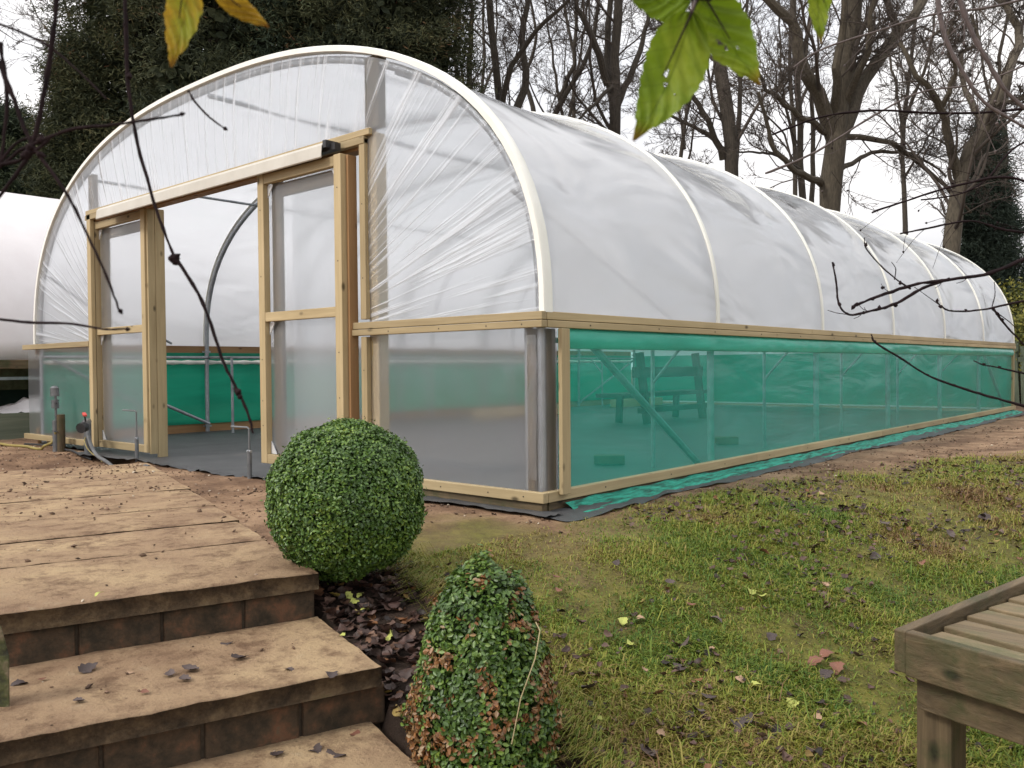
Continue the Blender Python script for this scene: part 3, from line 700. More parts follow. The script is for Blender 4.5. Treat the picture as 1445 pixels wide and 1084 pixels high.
def rndmat(name, stops, rough=.75, trans=0, attr='rnd', nscale=None, spec=.35):
    m, nt, out = mat(name); a_ = N(nt, 'ShaderNodeAttribute', attribute_name=attr); c = ramp(nt, a_.outputs['Fac'], stops).outputs[0]
    if nscale:
        tc = N(nt, 'ShaderNodeTexCoord'); nn = noise(nt, tc.outputs['Object'], nscale, 3, .6); c = mixc(nt, .55, c, ramp(nt, nn.outputs[0], [(.3, (.35, .35, .35)), (.7, (1.5, 1.5, 1.5))]).outputs[0], 'MULTIPLY')
    p = prin(nt, out, c, rough, None, spec)
    if trans:
        t = N(nt, 'ShaderNodeBsdfTranslucent'); nt.links.new(c, t.inputs[0]); mx = N(nt, 'ShaderNodeMixShader'); mx.inputs[0].default_value = trans
        nt.links.new(p.outputs[0], mx.inputs[1]); nt.links.new(t.outputs[0], mx.inputs[2]); nt.links.new(mx.outputs[0], out.inputs[0])
    return m
o = link('soil_crumbs', npmesh('soil_crumbs', V, F, A_), rndmat('crumb', [(0, (.06, .036, .024)), (.5, (.13, .08, .05)), (.93, (.24, .15, .10)), (.97, (.55, .47, .36))], .9))
tag(o, 'crumbs of soil and wood chips scattered over the path and bare ground', None, None, 'stuff')

# ------------------------------------------------------------------ grass
def blades(n, xr, yr, hs, near):
    x = RNG.uniform(*xr, n); y = RNG.uniform(*yr, n)
    w = lawn_w(x, y); patch = fbm(x*2.6, y*2.6, 0, 50, 4)
    keep = (RNG.random(n) < w*np.clip(.60+patch*2.1, .12, 1)); x, y, patch = x[keep], y[keep], patch[keep]
    # keep only what lies in front of the camera side of the scene
    d = (np.stack([x, y], -1)-CAM[:2])@(CF[:2]/np.linalg.norm(CF[:2])); k2 = (d > .6); x, y, patch = x[k2], y[k2], patch[k2]
    n = len(x); h = RNG.gamma(4, hs/4, n)*(1+.5*np.clip(patch, -.5, 1)); wd = RNG.uniform(.0012, .0026, n)*near
    ang = RNG.uniform(0, 2*PI, n); ln = RNG.uniform(.3, 2.2, n)
    dirx, diry = np.cos(ang), np.sin(ang); sx, sy = -diry, dirx
    z = gheight(x, y)-.003
    P = np.stack([x, y, z], -1); S_ = np.stack([sx, sy, np.zeros(n)], -1)*wd[:, None]; D_ = np.stack([dirx, diry, np.zeros(n)], -1)
    up = np.array([0, 0, 1.])
    p0a, p0b = P-S_, P+S_
    m_ = P+D_*(h*ln*.3)[:, None]+up*(h*.6)[:, None]; p1a, p1b = m_-S_*.8, m_+S_*.8
    tip = P+D_*(h*ln*.9)[:, None]+up*(h*(1-.30*ln))[:, None]
    V = np.stack([p0a, p0b, p1b, p1a, tip], 1).reshape(-1, 3); b = np.arange(n)*5
    F = [np.stack([b, b+1, b+2, b+3], -1), np.stack([b+3, b+2, b+4], -1)]
    r = np.clip(RNG.normal(.45, .22, n)+.85*fbm(x*2.2, y*2.2, 0, 60, 4), 0, 1)
    return V, F, np.repeat(r, 5)
Vs, F4, F3, At, b = [], [], [], [], 0
for args in ((560000, (.2, 2.6), (-2.4, 1.2), .014, 1.), (150000, (.2, 2.6), (1.2, 4.2), .018, 1.4), (50000, (.1, 2.4), (4.2, 12.), .020, 2.4), (16000, (.4, 2.6), (-2.4, 2.2), .034, .9)):
    V, F, r = blades(*args); Vs.append(V); F4.append(F[0]+b); F3.append(F[1]+b); At.append(r); b += len(V)
GR = rndmat('grass_blades', [(0, (.18, .10, .045)), (.2, (.30, .235, .075)), (.45, (.255, .255, .038)), (.7, (.16, .225, .028)), (1, (.065, .13, .018))], .6, .25)
o = link('grass', npmesh('grass', np.concatenate(Vs), [np.concatenate(F4), np.concatenate(F3)], {'rnd': np.concatenate(At)}), GR)
tag(o, 'short mossy winter grass on the bank in front of the polytunnel', 'grass', None, 'stuff')
# longer tuft along the bed edge
n = 9000; vv = RNG.normal(-.40, .045, n); uu = RNG.uniform(-.35, 1.6, n); pw = C0[None]+U*uu[:, None]+Vv*vv[:, None]
ang = RNG.uniform(-.9, .9, n); h = RNG.uniform(.03, .085, n); z = gheight(pw[:, 0], pw[:, 1])
dd = np.stack([Vv[0]*np.cos(ang)-U[0]*np.sin(ang), Vv[1]*np.cos(ang)-U[1]*np.sin(ang)], -1)
P = np.stack([pw[:, 0], pw[:, 1], z], -1); D_ = np.concatenate([dd, np.zeros((n, 1))], 1); S_ = np.stack([-dd[:, 1], dd[:, 0], np.zeros(n)], -1)*.0013
mid_ = P+D_*(h*.35)[:, None]+np.array([0, 0, 1.])*(h*.5)[:, None]; tip = P+D_*h[:, None]+np.array([0, 0, 1.])*(h*.35)[:, None]
V = np.stack([P-S_, P+S_, mid_+S_*.8, mid_-S_*.8, tip], 1).reshape(-1, 3); b = np.arange(n)*5
o = link('edge_grass', npmesh('edge_grass', V, [np.stack([b, b+1, b+2, b+3], -1), np.stack([b+3, b+2, b+4], -1)], {'rnd': np.repeat(RNG.uniform(.1, .8, n), 5)}), GR)
tag(o, 'longer grass flopping over the edge of the leaf covered bed', 'grass', None, 'stuff')

# ------------------------------------------------------------------ fallen leaves
def leaf_template(nx=7, ny=11, curl=.5, fold=.5, tw=.2, seed=0):
    rr = np.random.default_rng(seed); V = []; 
    for j in range(ny):
        t = j/(ny-1); w = (math.sin(PI*min(max(t, .0), 1)**.72)**.8 if 0 < t < 1 else 0)*.36*(1+.10*math.sin(t*21+seed*2))+.008
        for i in range(nx):
            s = (i/(nx-1)-.5)*2
            x = s*w*(1+.12*math.sin(j*2.1+seed)*(abs(s) > .9)); y = t-.5
            z = fold*abs(s)*w*.8+curl*((t-.5)**2)+tw*s*w*(t-.5)*2+rr.normal()*.010
            V.append((x, y, z))
    V.append((0, -.5, 0)); 
    F = [(j*nx+i, j*nx+i+1, (j+1)*nx+i+1, (j+1)*nx+i) for j in range(ny-1) for i in range(nx-1)]
    return np.array(V[:-1], float), np.array(F)
TEMPL = [leaf_template(7, 11, c_, f_, t_, s_) for s_, (c_, f_, t_) in enumerate(((.6, .5, .3), (-.5, .3, .5), (1.1, .8, -.4), (.2, -.5, .3), (.9, .2, .7)))]
LITTER = rndmat('leaf_litter', [(0, (.018, .012, .010)), (.3, (.045, .026, .02)), (.6, (.085, .045, .035)), (.85, (.12, .075, .055)), (.97, (.17, .075, .03)), (1, (.25, .20, .05))], .55, 0, nscale=60)
def litter(name, n, fn, label, s0=.03, s1=.06, lift=.006):
    Vs, Fs, As, b = [], [], [], 0
    for TV, TF in TEMPL:
        x, y = fn(n//5); k = len(x)
        nz = np.stack([RNG.normal(0, .35, k), RNG.normal(0, .35, k), np.ones(k)], -1)
        V, F, A_ = scatter(TV, TF, np.stack([x, y, gheight(x, y)+lift+RNG.random(k)*lift*2], -1), rotmats(k, nz), RNG.uniform(s0, s1, k))
        Vs.append(V); Fs.append(F+b); As.append(A_['rnd']); b += len(V)
    o = link(name, npmesh(name, np.concatenate(Vs), np.concatenate(Fs), {'rnd': np.concatenate(As)}), LITTER, None, True)
    return tag(o, label, 'fallen leaves', None, 'stuff')
def bed_pts(k):
    uu = RNG.uniform(-.45, 1.5, k); vv = RNG.uniform(-.42, -.01, k); p = C0[None]+U*uu[:, None]+Vv*vv[:, None]; return p[:, 0], p[:, 1]
litter('leaf_litter', 1500, bed_pts, 'dark rotting leaves packed over the narrow bed between steps and lawn', .022, .055)
def lawn_pts(k):
    x = RNG.uniform(.3, 2.5, k*4); y = RNG.uniform(-2.2, 4.5, k*4)**1.0; q = (lawn_w(x, y) > .4) & (fbm(x*1.8, y*1.8, 0, 77, 3)+.2*RNG.normal(size=k*4) > .12); return x[q][:k], y[q][:k]
litter('leaf_litter', 2800, lawn_pts, 'small torn leaf scraps sunk in the lawn grass', .012, .036, .006)
def single_leaf_mat(name, c, c2):
    return simple(name, [(.3, c), (.7, c2)], 60, .55, .4, .003)
LM = {'dark brown': single_leaf_mat('leaf_dark', (.03, .022, .02), (.08, .055, .05)), 'reddish brown': single_leaf_mat('leaf_red', (.12, .045, .025), (.25, .11, .07)),
      'mauve grey': single_leaf_mat('leaf_grey', (.055, .04, .036), (.12, .085, .075)), 'yellow green': single_leaf_mat('leaf_yellow', (.25, .30, .04), (.5, .5, .15)), 'pale tan': single_leaf_mat('leaf_tan', (.28, .17, .10), (.42, .28, .18))}
leaf_me = {}
for q, mm in LM.items():
    for s_ in range(3):
        TV, TF = TEMPL[(s_*2+1) % 5 if q != 'yellow green' else 1]; me = npmesh('fallen_leaf', TV, TF); me.materials.append(mm); me.polygons.foreach_set('use_smooth', [True]*len(me.polygons)); leaf_me[q, s_] = me
def put_leaf(x, y, z, colour, size, label, group, tilt=.35):
    o = bpy.data.objects.new('fallen_leaf', leaf_me[colour, random.randrange(3)]); COL.objects.link(o)
    o.location = (x, y, z); o.rotation_euler = (random.gauss(0, tilt), random.gauss(0, tilt), random.uniform(0, 6.28)); o.scale = (size, size, size)
    tag(o, label, 'leaf', group)
def ray_ground(px, py):
    d = CF+CR*(px-722.5)/FPX-CU*(py-542.)/FPX; t = .8
    while t < 14:
        p = CAM+d*t
        if p[2] < float(surf(p[0], p[1])): return p
        t += .01
    return None
for px, py, cl, sz_ in ((905,880,'pale tan',.035),(880,882,'yellow green',.045),(1060,840,'yellow green',.05),(1075,848,'yellow green',.045),(1170,930,'reddish brown',.06),(1180,950,'reddish brown',.06),(1150,942,'reddish brown',.055),(1165,960,'dark brown',.05),
        (965,915,'mauve grey',.05),(1040,1030,'dark brown',.06),(1050,1020,'dark brown',.07),(1120,1000,'yellow green',.05),(1065,975,'yellow green',.035),(1045,968,'pale tan',.035),(1215,1030,'reddish brown',.045),(1155,1022,'pale tan',.03),(860,1045,'reddish brown',.035),(843,1025,'yellow green',.03),(845,1042,'mauve grey',.04),
        (820,955,'mauve grey',.05),(828,980,'dark brown',.05),(1010,880,'mauve grey',.045),(960,948,'dark brown',.05),(910,955,'pale tan',.03),(930,990,'reddish brown',.04),(945,830,'mauve grey',.04),(785,822,'reddish brown',.04),(790,840,'reddish brown',.035),(870,800,'dark brown',.04),(1000,990,'dark brown',.05),(1090,905,'dark brown',.045),(975,860,'reddish brown',.035),
        (1250,745,'mauve grey',.06),(1080,785,'reddish brown',.05),(1165,832,'pale tan',.03),(1300,800,'reddish brown',.05),(1340,760,'mauve grey',.06),(1390,735,'dark brown',.06),(1190,720,'dark brown',.05),(1235,790,'dark brown',.05),(1160,700,'pale tan',.035),(890,915,'yellow green',.035),(935,1048,'pale tan',.03),(1005,925,'pale tan',.03),(985,1010,'mauve grey',.05),(915,1075,'mauve grey',.05)):
    p = ray_ground(px, py)
    if p is None: continue
    put_leaf(p[0], p[1], float(surf(p[0], p[1]))+.016, cl, sz_*random.uniform(.85, 1.15), cl+' fallen leaf lying on the mossy grass', cl+' leaves on the lawn')
for px, py, cl, sz_ in ((125,948,'dark brown',.05),(240,955,'mauve grey',.035),(268,948,'mauve grey',.045),(262,963,'mauve grey',.035),(338,932,'dark brown',.045),(320,909,'dark brown',.035),(408,947,'mauve grey',.028),(205,980,'reddish brown',.022),(28,966,'dark brown',.04),(112,993,'mauve grey',.03),(60,962,'reddish brown',.02),
        (475,1066,'dark brown',.06),(445,1060,'dark brown',.045),(390,1070,'dark brown',.04),(500,1038,'reddish brown',.035),(470,1035,'dark brown',.04),(185,950,'pale tan',.02),(545,800,'reddish brown',.03)):
    p = ray_ground(px, py)
    if p is not None: put_leaf(p[0], p[1], float(surf(p[0], p[1]))+.003, cl, sz_, cl+' fallen leaf lying flat on the muddy steps', cl+' leaves on the steps', .12)
for px, py, cl, sz_ in ((500,858,'yellow green',.035),(508,850,'yellow green',.03),(492,850,'yellow green',.03),(515,868,'yellow green',.03),(545,912,'yellow green',.035),(550,905,'yellow green',.03),(482,907,'yellow green',.025),(140,850,'yellow green',.025),(568,850,'yellow green',.02)):
    p = ray_ground(px, py)
    if p is not None: put_leaf(p[0], p[1], float(surf(p[0], p[1]))+.018, cl, sz_, 'small yellow green leaf in the dark bed beside the steps', 'yellow green leaves in the bed', .5)

# ------------------------------------------------------------------ box bushes
def bush(name, label, cat, c, rad, shape, n, lsize, stops, browns=None, seed=0):
    B = empty(name, (c[0], c[1], c[2]-rad[2]), label, cat)
    d = RNG.normal(size=(n, 3)); d /= np.linalg.norm(d, axis=1, keepdims=True)
    prof = shape(d)
    bmp = 1+.085*fbm(d[:, 0]*3.3, d[:, 1]*3.3, d[:, 2]*3.3+seed, 70, 3)+.03*fbm(d[:, 0]*9, d[:, 1]*9, d[:, 2]*9+seed, 71, 2)
    dep = 1-np.abs(RNG.normal(0, .045, n))+.02*RNG.random(n)+.05*(RNG.random(n) > .985)
    P = d*np.array(rad)*(prof*bmp*dep)[:, None]+np.array(c)
    P[:, 2] = np.maximum(P[:, 2], gheight(P[:, 0], P[:, 1])+.005)
    nrm = d+RNG.normal(0, .55, (n, 3))+np.array([0, 0, .25])
    r = RNG.random(n)*.6+.4*np.clip(.5+fbm(P[:, 0]*14, P[:, 1]*14, P[:, 2]*14, 80, 3), 0, 1)
    if browns is not None:
        bm = fbm(P[:, 0]*24+3, P[:, 1]*24, P[:, 2]*24, 90, 3)+browns(d)+RNG.normal(0, .10, n)
        r = np.where(bm > .13, 1.2+RNG.random(n)*.8, r)
    S = RNG.uniform(.75, 1.25, n)*lsize
    V, F, A_ = scatter(LEAF_V, LEAF_F, P-np.array(parent_world(B)), rotmats(n, nrm), S, r/2.)
    link('foliage', npmesh('foliage', V, F, A_), rndmat(name+'_leaves', stops, .42, .12, spec=.5), B)
    # woody inside
    M_ = MB(); rr = random.Random(seed)
    for k in range(70):
        a_ = rr.uniform(0, 6.28); e = rr.uniform(-.2, 1.4); q = rr.uniform(.6, .9)
        dv = np.array([math.cos(a_)*math.cos(e), math.sin(a_)*math.cos(e), math.sin(e)])
        s0 = np.array([c[0], c[1], c[2]-rad[2]*.85]); s1 = np.array(c)+dv*np.array(rad)*q*.9
        M_.tube([s0, (s0+s1)/2+np.array([rr.gauss(0, .02) for _ in range(3)]), s1], [.006, .004, .0015], 5)
    M_.build('branches', GREY[2], B)
    # dense inner leaves
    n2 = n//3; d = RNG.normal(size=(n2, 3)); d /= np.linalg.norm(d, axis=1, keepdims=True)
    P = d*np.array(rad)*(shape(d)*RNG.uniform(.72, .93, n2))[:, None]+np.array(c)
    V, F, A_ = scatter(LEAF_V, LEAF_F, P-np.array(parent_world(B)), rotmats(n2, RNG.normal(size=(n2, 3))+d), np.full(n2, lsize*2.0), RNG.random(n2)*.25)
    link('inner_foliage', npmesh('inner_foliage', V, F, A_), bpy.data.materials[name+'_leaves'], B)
    return B
bc = at(489, 703, 2.78)
GREENS = [(0, (.026, .056, .012)), (.25, (.070, .145, .022)), (.42, (.16, .255, .036)), (.5, (.30, .38, .06)), (.6, (.22, .085, .025)), (.75, (.30, .13, .045)), (.9, (.26, .15, .075)), (1, (.36, .24, .13))]
bush('box_ball', 'clipped round green box bush growing beside the path corner', 'bush', bc, (.248, .248, .255), lambda d: (np.abs(d[:, 0])**2.1+np.abs(d[:, 1])**2.1+np.abs(d[:, 2])**2.1)**(-1/2.1)*.985, 34000, .0116, GREENS, None, 1)
sc_ = at(684, 985, 2.02)
def cone_shape(d): h = np.sqrt(1-d[:, 2]**2); return (1-.08*np.sin(PI*np.clip(d[:, 2], 0, 1))*h)*(1+.10*fbm(d[:, 0]*2.2, d[:, 1]*2.2, d[:, 2]*2.2, 33, 2)+.06*fbm(d[:, 0]*5, d[:, 1]*5, d[:, 2]*5, 34, 2))
bush('box_shrub', 'rough tapering box shrub with patches of rusty brown leaves', 'bush', (sc_[0], sc_[1], -.19), (.172, .172, .35), cone_shape, 21000, .0135,
     [(0, (.028, .058, .014)), (.25, (.07, .135, .022)), (.42, (.15, .23, .035)), (.5, (.28, .33, .05)), (.6, (.16, .065, .022)), (.75, (.27, .115, .035)), (.9, (.20, .12, .055)), (1, (.34, .22, .10))],
     lambda d: -.05+.50*np.clip(-(d@CR)-.25, 0, 1)*np.clip(1-d[:, 2]*1.4, 0, 1)-.12*(d[:, 2] > .75), 2)
# loose stem beside the shrub
o = MB().tube([at(722, 1050, 1.82), at(735, 985, 1.80), at(755, 930, 1.79), at(762, 890, 1.80), at(756, 878, 1.81)], .0012, 6).build('dry_stem', simple('straw', [(.3, (.35, .28, .14)), (.7, (.5, .42, .25))]), None, True)
tag(o, 'thin dry straw stem arching in front of the browning shrub', 'stem')

# ------------------------------------------------------------------ slatted table, lower right
SLATM = wood('weathered_slat', 0, (.05, .037, .02), (.28, .205, .115), True, 1., (.10, .10, .045))
def table():
    d0 = 1.86; A = at(1262, 887, d0); zt = A[2]
    e1 = at(1445, 812, 1)-CAM   # ray through the far left edge
    t = (zt-CAM[2])/e1[2]; Bp = CAM+e1*t; ax = (Bp-A); ax[2] = 0; ax /= np.linalg.norm(ax)
    e2 = at(1445, 938, 1)-CAM; t = (zt-CAM[2])/e2[2]; Cp = CAM+e2*t; bx = Cp-A; bx[2] = 0; bx /= np.linalg.norm(bx)
    print('table', A, ax, bx, 'cos', ax@bx)
    up = np.array([0, 0, 1.])
    g0 = float(gheight(A[0], A[1]))
    Tb = empty('slatted_table', (A[0], A[1], g0), 'weathered grey timber garden table with slatted top at the lower right', 'garden table')
    LA, LB = 1.25, .62; h = .092; w = .026
    def br(nm, p, q, ww, hh, ax_=0): 
        mm = SLATM if nm == 'slat' else GREY[ax_]
        return MB().bar(p, q, ww, hh).build(nm, mm, Tb, bevel=.003)
    c_ = A-up*h/2
    br('side_board', c_+ax*.0+bx*w/2, c_+ax*LA+bx*w/2, w, h, 1)
    br('side_board', c_+bx*(LB-w/2), c_+ax*LA+bx*(LB-w/2), w, h, 1) 
    br('end_board', c_+ax*w/2+bx*(w+.001)-ax*.0-up*.002, c_+ax*w/2+bx*(LB-w-.001)-up*.002, w, h+.004, 0)
    br('end_board', c_+ax*(LA-w/2)+bx*(w+.001), c_+ax*(LA-w/2)+bx*(LB-w-.001), w, h, 0)
    # slats run along bx
    k = .055
    while k < LA-.1:
        zz = A-up*.030
        br('slat', zz+ax*(k+.036)+bx*(w+.012)+up*random.uniform(-.002, .002), zz+ax*(k+.036)+bx*(LB-w-.012), .088, .018, 0); k += .120
    # lower rail and legs
    q_ = A-up*(h+.040)
    br('under_rail', q_+ax*.05+bx*.04, q_+ax*.05+bx*(LB-.04), .04, .076, 0); br('under_rail', q_+ax*(LA-.05)+bx*.04, q_+ax*(LA-.05)+bx*(LB-.04), .04, .076, 0)
    for a_, b_ in ((.095, .062), (.095, LB-.062), (LA-.105, .075), (LA-.105, LB-.075)):
        p = A+ax*a_+bx*b_; g_ = float(gheight(p[0], p[1]))-.03
        M_ = MB(); M_.bar((p[0], p[1], g_), (p[0], p[1], A[2]-h-.002 if a_ > .2 else A[2]-.055), .075, .075, tuple(ax)); M_.build('leg', GREY[2], Tb, bevel=.004)
table()

# ------------------------------------------------------------------ pipes by the door
def gz(x, y): return float(gheight(x, y))
S1 = at(83, 628, 7.05); S1 = np.array([-5.10, -.16, 0]); zz = gz(-5.10, -.16)
s = empty('standpipe', (S1[0], S1[1], zz), 'grey metal standpipe strapped to a short wooden stake near the left corner', 'standpipe')
PIPE = simple('grey_pipe', [(.3, (.10, .105, .11)), (.7, (.20, .205, .21))], 18, .4, .1, .002, .3)
p = np.array([S1[0], S1[1], zz])
MB().tube([p+(0, 0, -.02), p+(0, 0, .26)], .026, 10).build('lower_pipe', PIPE, s, True); MB().tube([p+(.01, 0, .26), p+(.01, 0, .50)], .010, 8).build('upper_pipe', PIPE, s, True)
MB().tube([p+(0, 0, .36), p+(0, 0, .43)], .030, 10).build('valve', PIPE, s, True); MB().tube([p+(-.005, 0, .46), p+(-.005, 0, .53), p+(-.005, 0, .545)], [.034, .034, .018], 12).build('cap', PIPE, s, True)
MB().tube([p+(.02, 0, .40), p+(.08, -.02, .405)], .006, 6).build('lever', BLACK, s, True)
MB().tube([p+(.085, .01, -.02), p+(.085, .01, .31)], .032, 10).build('stake', GREY[2], s, True); MB().tube([p+(-.05, -.01, .17), p+(.12, -.03, .17)], .005, 6).build('strap', BLACK, s, True)
p = np.array([-4.55, -.13, gz(-4.55, -.13)])
s = empty('garden_tap', tuple(p), 'dark pipe tap with a red lever handle in front of the left door leaf', 'tap')
MB().tube([p+(0, 0, -.02), p+(0, 0, .27)], .028, 10).build('riser', PIPE, s, True)
MB().tube([p+(-.05, .0, .27), p+(0, 0, .275), p+(.08, -.04, .265), p+(.13, -.07, .25)], [.024, .030, .030, .028], 10).build('spout', PIPE, s, True)
MB().tube([p+(.125, -.075, .245), p+(.150, -.115, .235)], .040, 14).build('coupling', BLACK, s, True)
RED = simple('red_handle', [(.3, (.55, .05, .04)), (.7, (.7, .09, .07))], 12, .4, .05)
M_ = MB(); M_.bar(p+(.06, -.05, .345), p+(.20, -.10, .335), .03, .018); M_.build('handle', RED, s, bevel=.006); MB().tube([p+(.11, -.06, .28), p+(.12, -.07, .34)], .007, 6).build('spindle', BLACK, s, True)
def bolt(x, y, lab, h=.36):
    z = gz(x, y); e = empty('drop_bolt', (x, y, z), lab, 'drop bolt', 'drop bolts holding the doors')
    MB().tube([(x, y, z-.02), (x, y, z+.17)], .014, 10).build('sleeve', PIPE, e, True)
    MB().tube([(x, y, z+.17), (x, y, z+h), (x-.012, y-.004, z+h+.010), (x-.15, y-.03, z+h+.012)], .0060, 8).build('rod', PIPE, e, True)
    MB().tube([(x-.02, y, z+.165), (x+.02, y, z+.165)], .009, 6).build('collar', STEEL, e, True)
bolt(-3.80, -.09, 'galvanised drop bolt standing in the soil by the left door leaf'); bolt(-2.17, -.165, 'galvanised drop bolt standing in the soil by the right door leaf', .30)
YEL = simple('yellow_hose', [(.3, (.22, .17, .05)), (.7, (.36, .29, .10))], 10, .5, .1)
def ground_line(pts, lift, r, name, m_, lab, cat, n=40):
    pts = np.array(pts, float); t = np.linspace(0, len(pts)-1, n); X = np.interp(t, range(len(pts)), pts[:, 0]); Y = np.interp(t, range(len(pts)), pts[:, 1]); Z = np.interp(t, range(len(pts)), pts[:, 2])
    Y = Y+.012*np.sin(t*3.); q = [(x, y, gz(x, y)+r+lift+z) for x, y, z in zip(X, Y, Z)]
    o = MB().tube(q, r, 8).build(name, m_, None, True); return tag(o, lab, cat)
ground_line([(-5.08, -.17, .15), (-5.12, -.19, .06), (-5.28, -.2, 0), (-5.7, -.25, 0), (-6.6, -.3, 0)], .002, .011, 'hose', YEL, 'yellow hose running along the ground to the left from the standpipe', 'hose')
ground_line([(-4.60, -.13, .22), (-4.50, -.15, .17), (-4.2, -.2, .05), (-3.9, -.24, .0), (-3.5, -.27, 0), (-3.2, -.3, 0)], .002, .014, 'cable_pipe', PIPE, 'grey flexible pipe curving down from the tap across the doorway soil', 'pipe')
ground_line([(-4.60, -.14, .20), (-4.52, -.17, .12), (-4.3, -.2, .06), (-4.1, -.22, .02)], .012, .004, 'yellow_wire', YEL, 'thin yellow wire hanging beside the tap', 'wire')
ground_line([(-5.9, -.12, 0), (-5.3, -.10, .02), (-4.9, -.13, .0), (-4.7, -.2, .02), (-4.4, -.16, 0)], .004, .009, 'cable_pipe', BLACK, 'black pipe lying along the foot of the front wall', 'pipe')
for i_, (x, y, a_) in enumerate(((-3.35, -.31, .2), (-3.2, -.35, -.1))):
    o = MB().tube([(x, y, gz(x, y)+.02), (x+.2*math.cos(a_), y+.2*math.sin(a_), gz(x, y)+.03), (x+.4*math.cos(a_), y+.35*math.sin(a_), gz(x, y)+.02)], [.012, .010, .004], 6).build('stick', GREY[0], None, True)
    tag(o, ['broken stick lying at the edge of the doorway mat', 'thinner stick beside the mat, nearer the path'][i_], 'stick')

# ------------------------------------------------------------------ neighbouring old tunnel
NX, NW_, NH = -9.9, 3.0, 1.93
OLD = simple('old_white_sheet', [(.3, (.66, .62, .62)), (.7, (.78, .75, .75))], 1.2, .55, .15, .03)
OT = empty('old_polytunnel', (NX, 2, 0), 'older polytunnel with dull white opaque cover standing left of the new one', 'polytunnel')
def old_fn(i, j):
    y = -4+13*i/59.; a_ = PI*j/49.; e = 2/2.3
    fr = np.abs(np.sin(PI*y/1.9)); g_ = -.03*fr**.8+.015*fbm(y, j*.15, 0, 3, 2)
    return NX+(NW_+g_)*np.sign(np.cos(a_))*np.abs(np.cos(a_))**e, y, .72+(NH+.21+g_)*np.clip(np.sin(a_), 0, 1)**e
grid_obj('cover', 60, 50, old_fn, OLD, OT, True, .004)
for sx in (-1, 1):
    MB().box((NX+sx*(NW_-.02), -4, .64), (NX+sx*(NW_+.05), 9, .73)).build('side_rail', GREY[1], OT, bevel=.005)
    MB().box((NX+sx*(NW_-.02), -4, -.1), (NX+sx*(NW_+.03), 9, .20)).build('base_board', simple('green_grey_board', [(.3, (.09, .105, .075)), (.7, (.17, .18, .13))], 6, .85, .4, .01, ms=(1, .2, 6)), OT, bevel=.005)
    MB().box((NX+sx*(NW_-.06), -4, .53), (NX+sx*(NW_-.02), 9, .56)).build('crop_bar', STEEL, OT)
    for k in range(9):
        MB().box((NX+sx*(NW_-.07), -4+1.6*k+.2, 0), (NX+sx*(NW_-.01), -3.93+1.6*k+.2, .86)).build('leg', STEEL, OT)
    MB().box((NX+sx*(NW_-.9)-.01, -4, .0), (NX+sx*(NW_-.9)+.01, 9, .86)).build('shade_cloth', simple('dark_green_cloth', [(.3, (.008, .022, .016)), (.7, (.02, .045, .03))], 5, .7, .3), OT)
o = tag(link('rag_pile', npmesh('rag_pile', *sheet(16, 12, lambda i, j: (-7.35+.45*i/15., .0+1.1*j/11., .18+.14*np.sin(PI*i/15.)*np.sin(PI*j/11.)*(.45+1.1*vnoise(i*.9, j*.9))+.03*((i+j) % 2))) ), OLD, None, True), 'crumpled white sheeting heaped inside the old polytunnel behind its base board', 'sheeting')
MB().box((-7.60, .15, .42), (-7.56, .85, .70)).build('board_panel', simple('mossy_panel', [(.3, (.05, .06, .03)), (.7, (.16, .17, .10))], 9, .8, .3), OT)

# ------------------------------------------------------------------ background: bare trees
def bark(name, c0, c1): return simple(name, [(.3, c0), (.7, c1)], 7, .9, .6, .02, ms=(6, 6, 1.2))
BARK = bark('bark_grey', (.045, .037, .027), (.125, .102, .072)); BARKD = bark('bark_dark', (.030, .025, .019), (.085, .069, .052)); TWIG = simple('twigs', [(.3, (.040, .032, .027)), (.7, (.10, .078, .062))], 2, .9, .1)
def tubes(PL, R0, R1, sides):
    """PL (n,K,3) polylines -> one tube mesh"""
    n, K, _ = PL.shape
    t = np.linspace(0, 1, K)[None, :]; R = R0[:, None]*(1-t)+R1[:, None]*t
    D = PL[:, -1]-PL[:, 0]; D /= (np.linalg.norm(D, axis=1, keepdims=True)+1e-9)
    h = np.where(np.abs(D[:, 2:3]) < .8, np.array([[0, 0, 1.]]), np.array([[1., 0, 0]])); X = np.cross(D, h); X /= np.linalg.norm(X, axis=1, keepdims=True); Y = np.cross(D, X)
    a = 2*PI*np.arange(sides)/sides
    ring = X[:, None]*np.cos(a)[None, :, None]+Y[:, None]*np.sin(a)[None, :, None]      # n,s,3
    V = PL[:, :, None]+ring[:, None]*R[:, :, None, None]
    base = (np.arange(n)*K*sides)[:, None, None]+(np.arange(K-1)*sides)[None, :, None]; k = np.arange(sides)[None, None]; k2 = (k+1) % sides
    F = np.stack([base+k, base+k2, base+sides+k2, base+sides+k], -1).reshape(-1, 4)
    return V.reshape(-1, 3), F
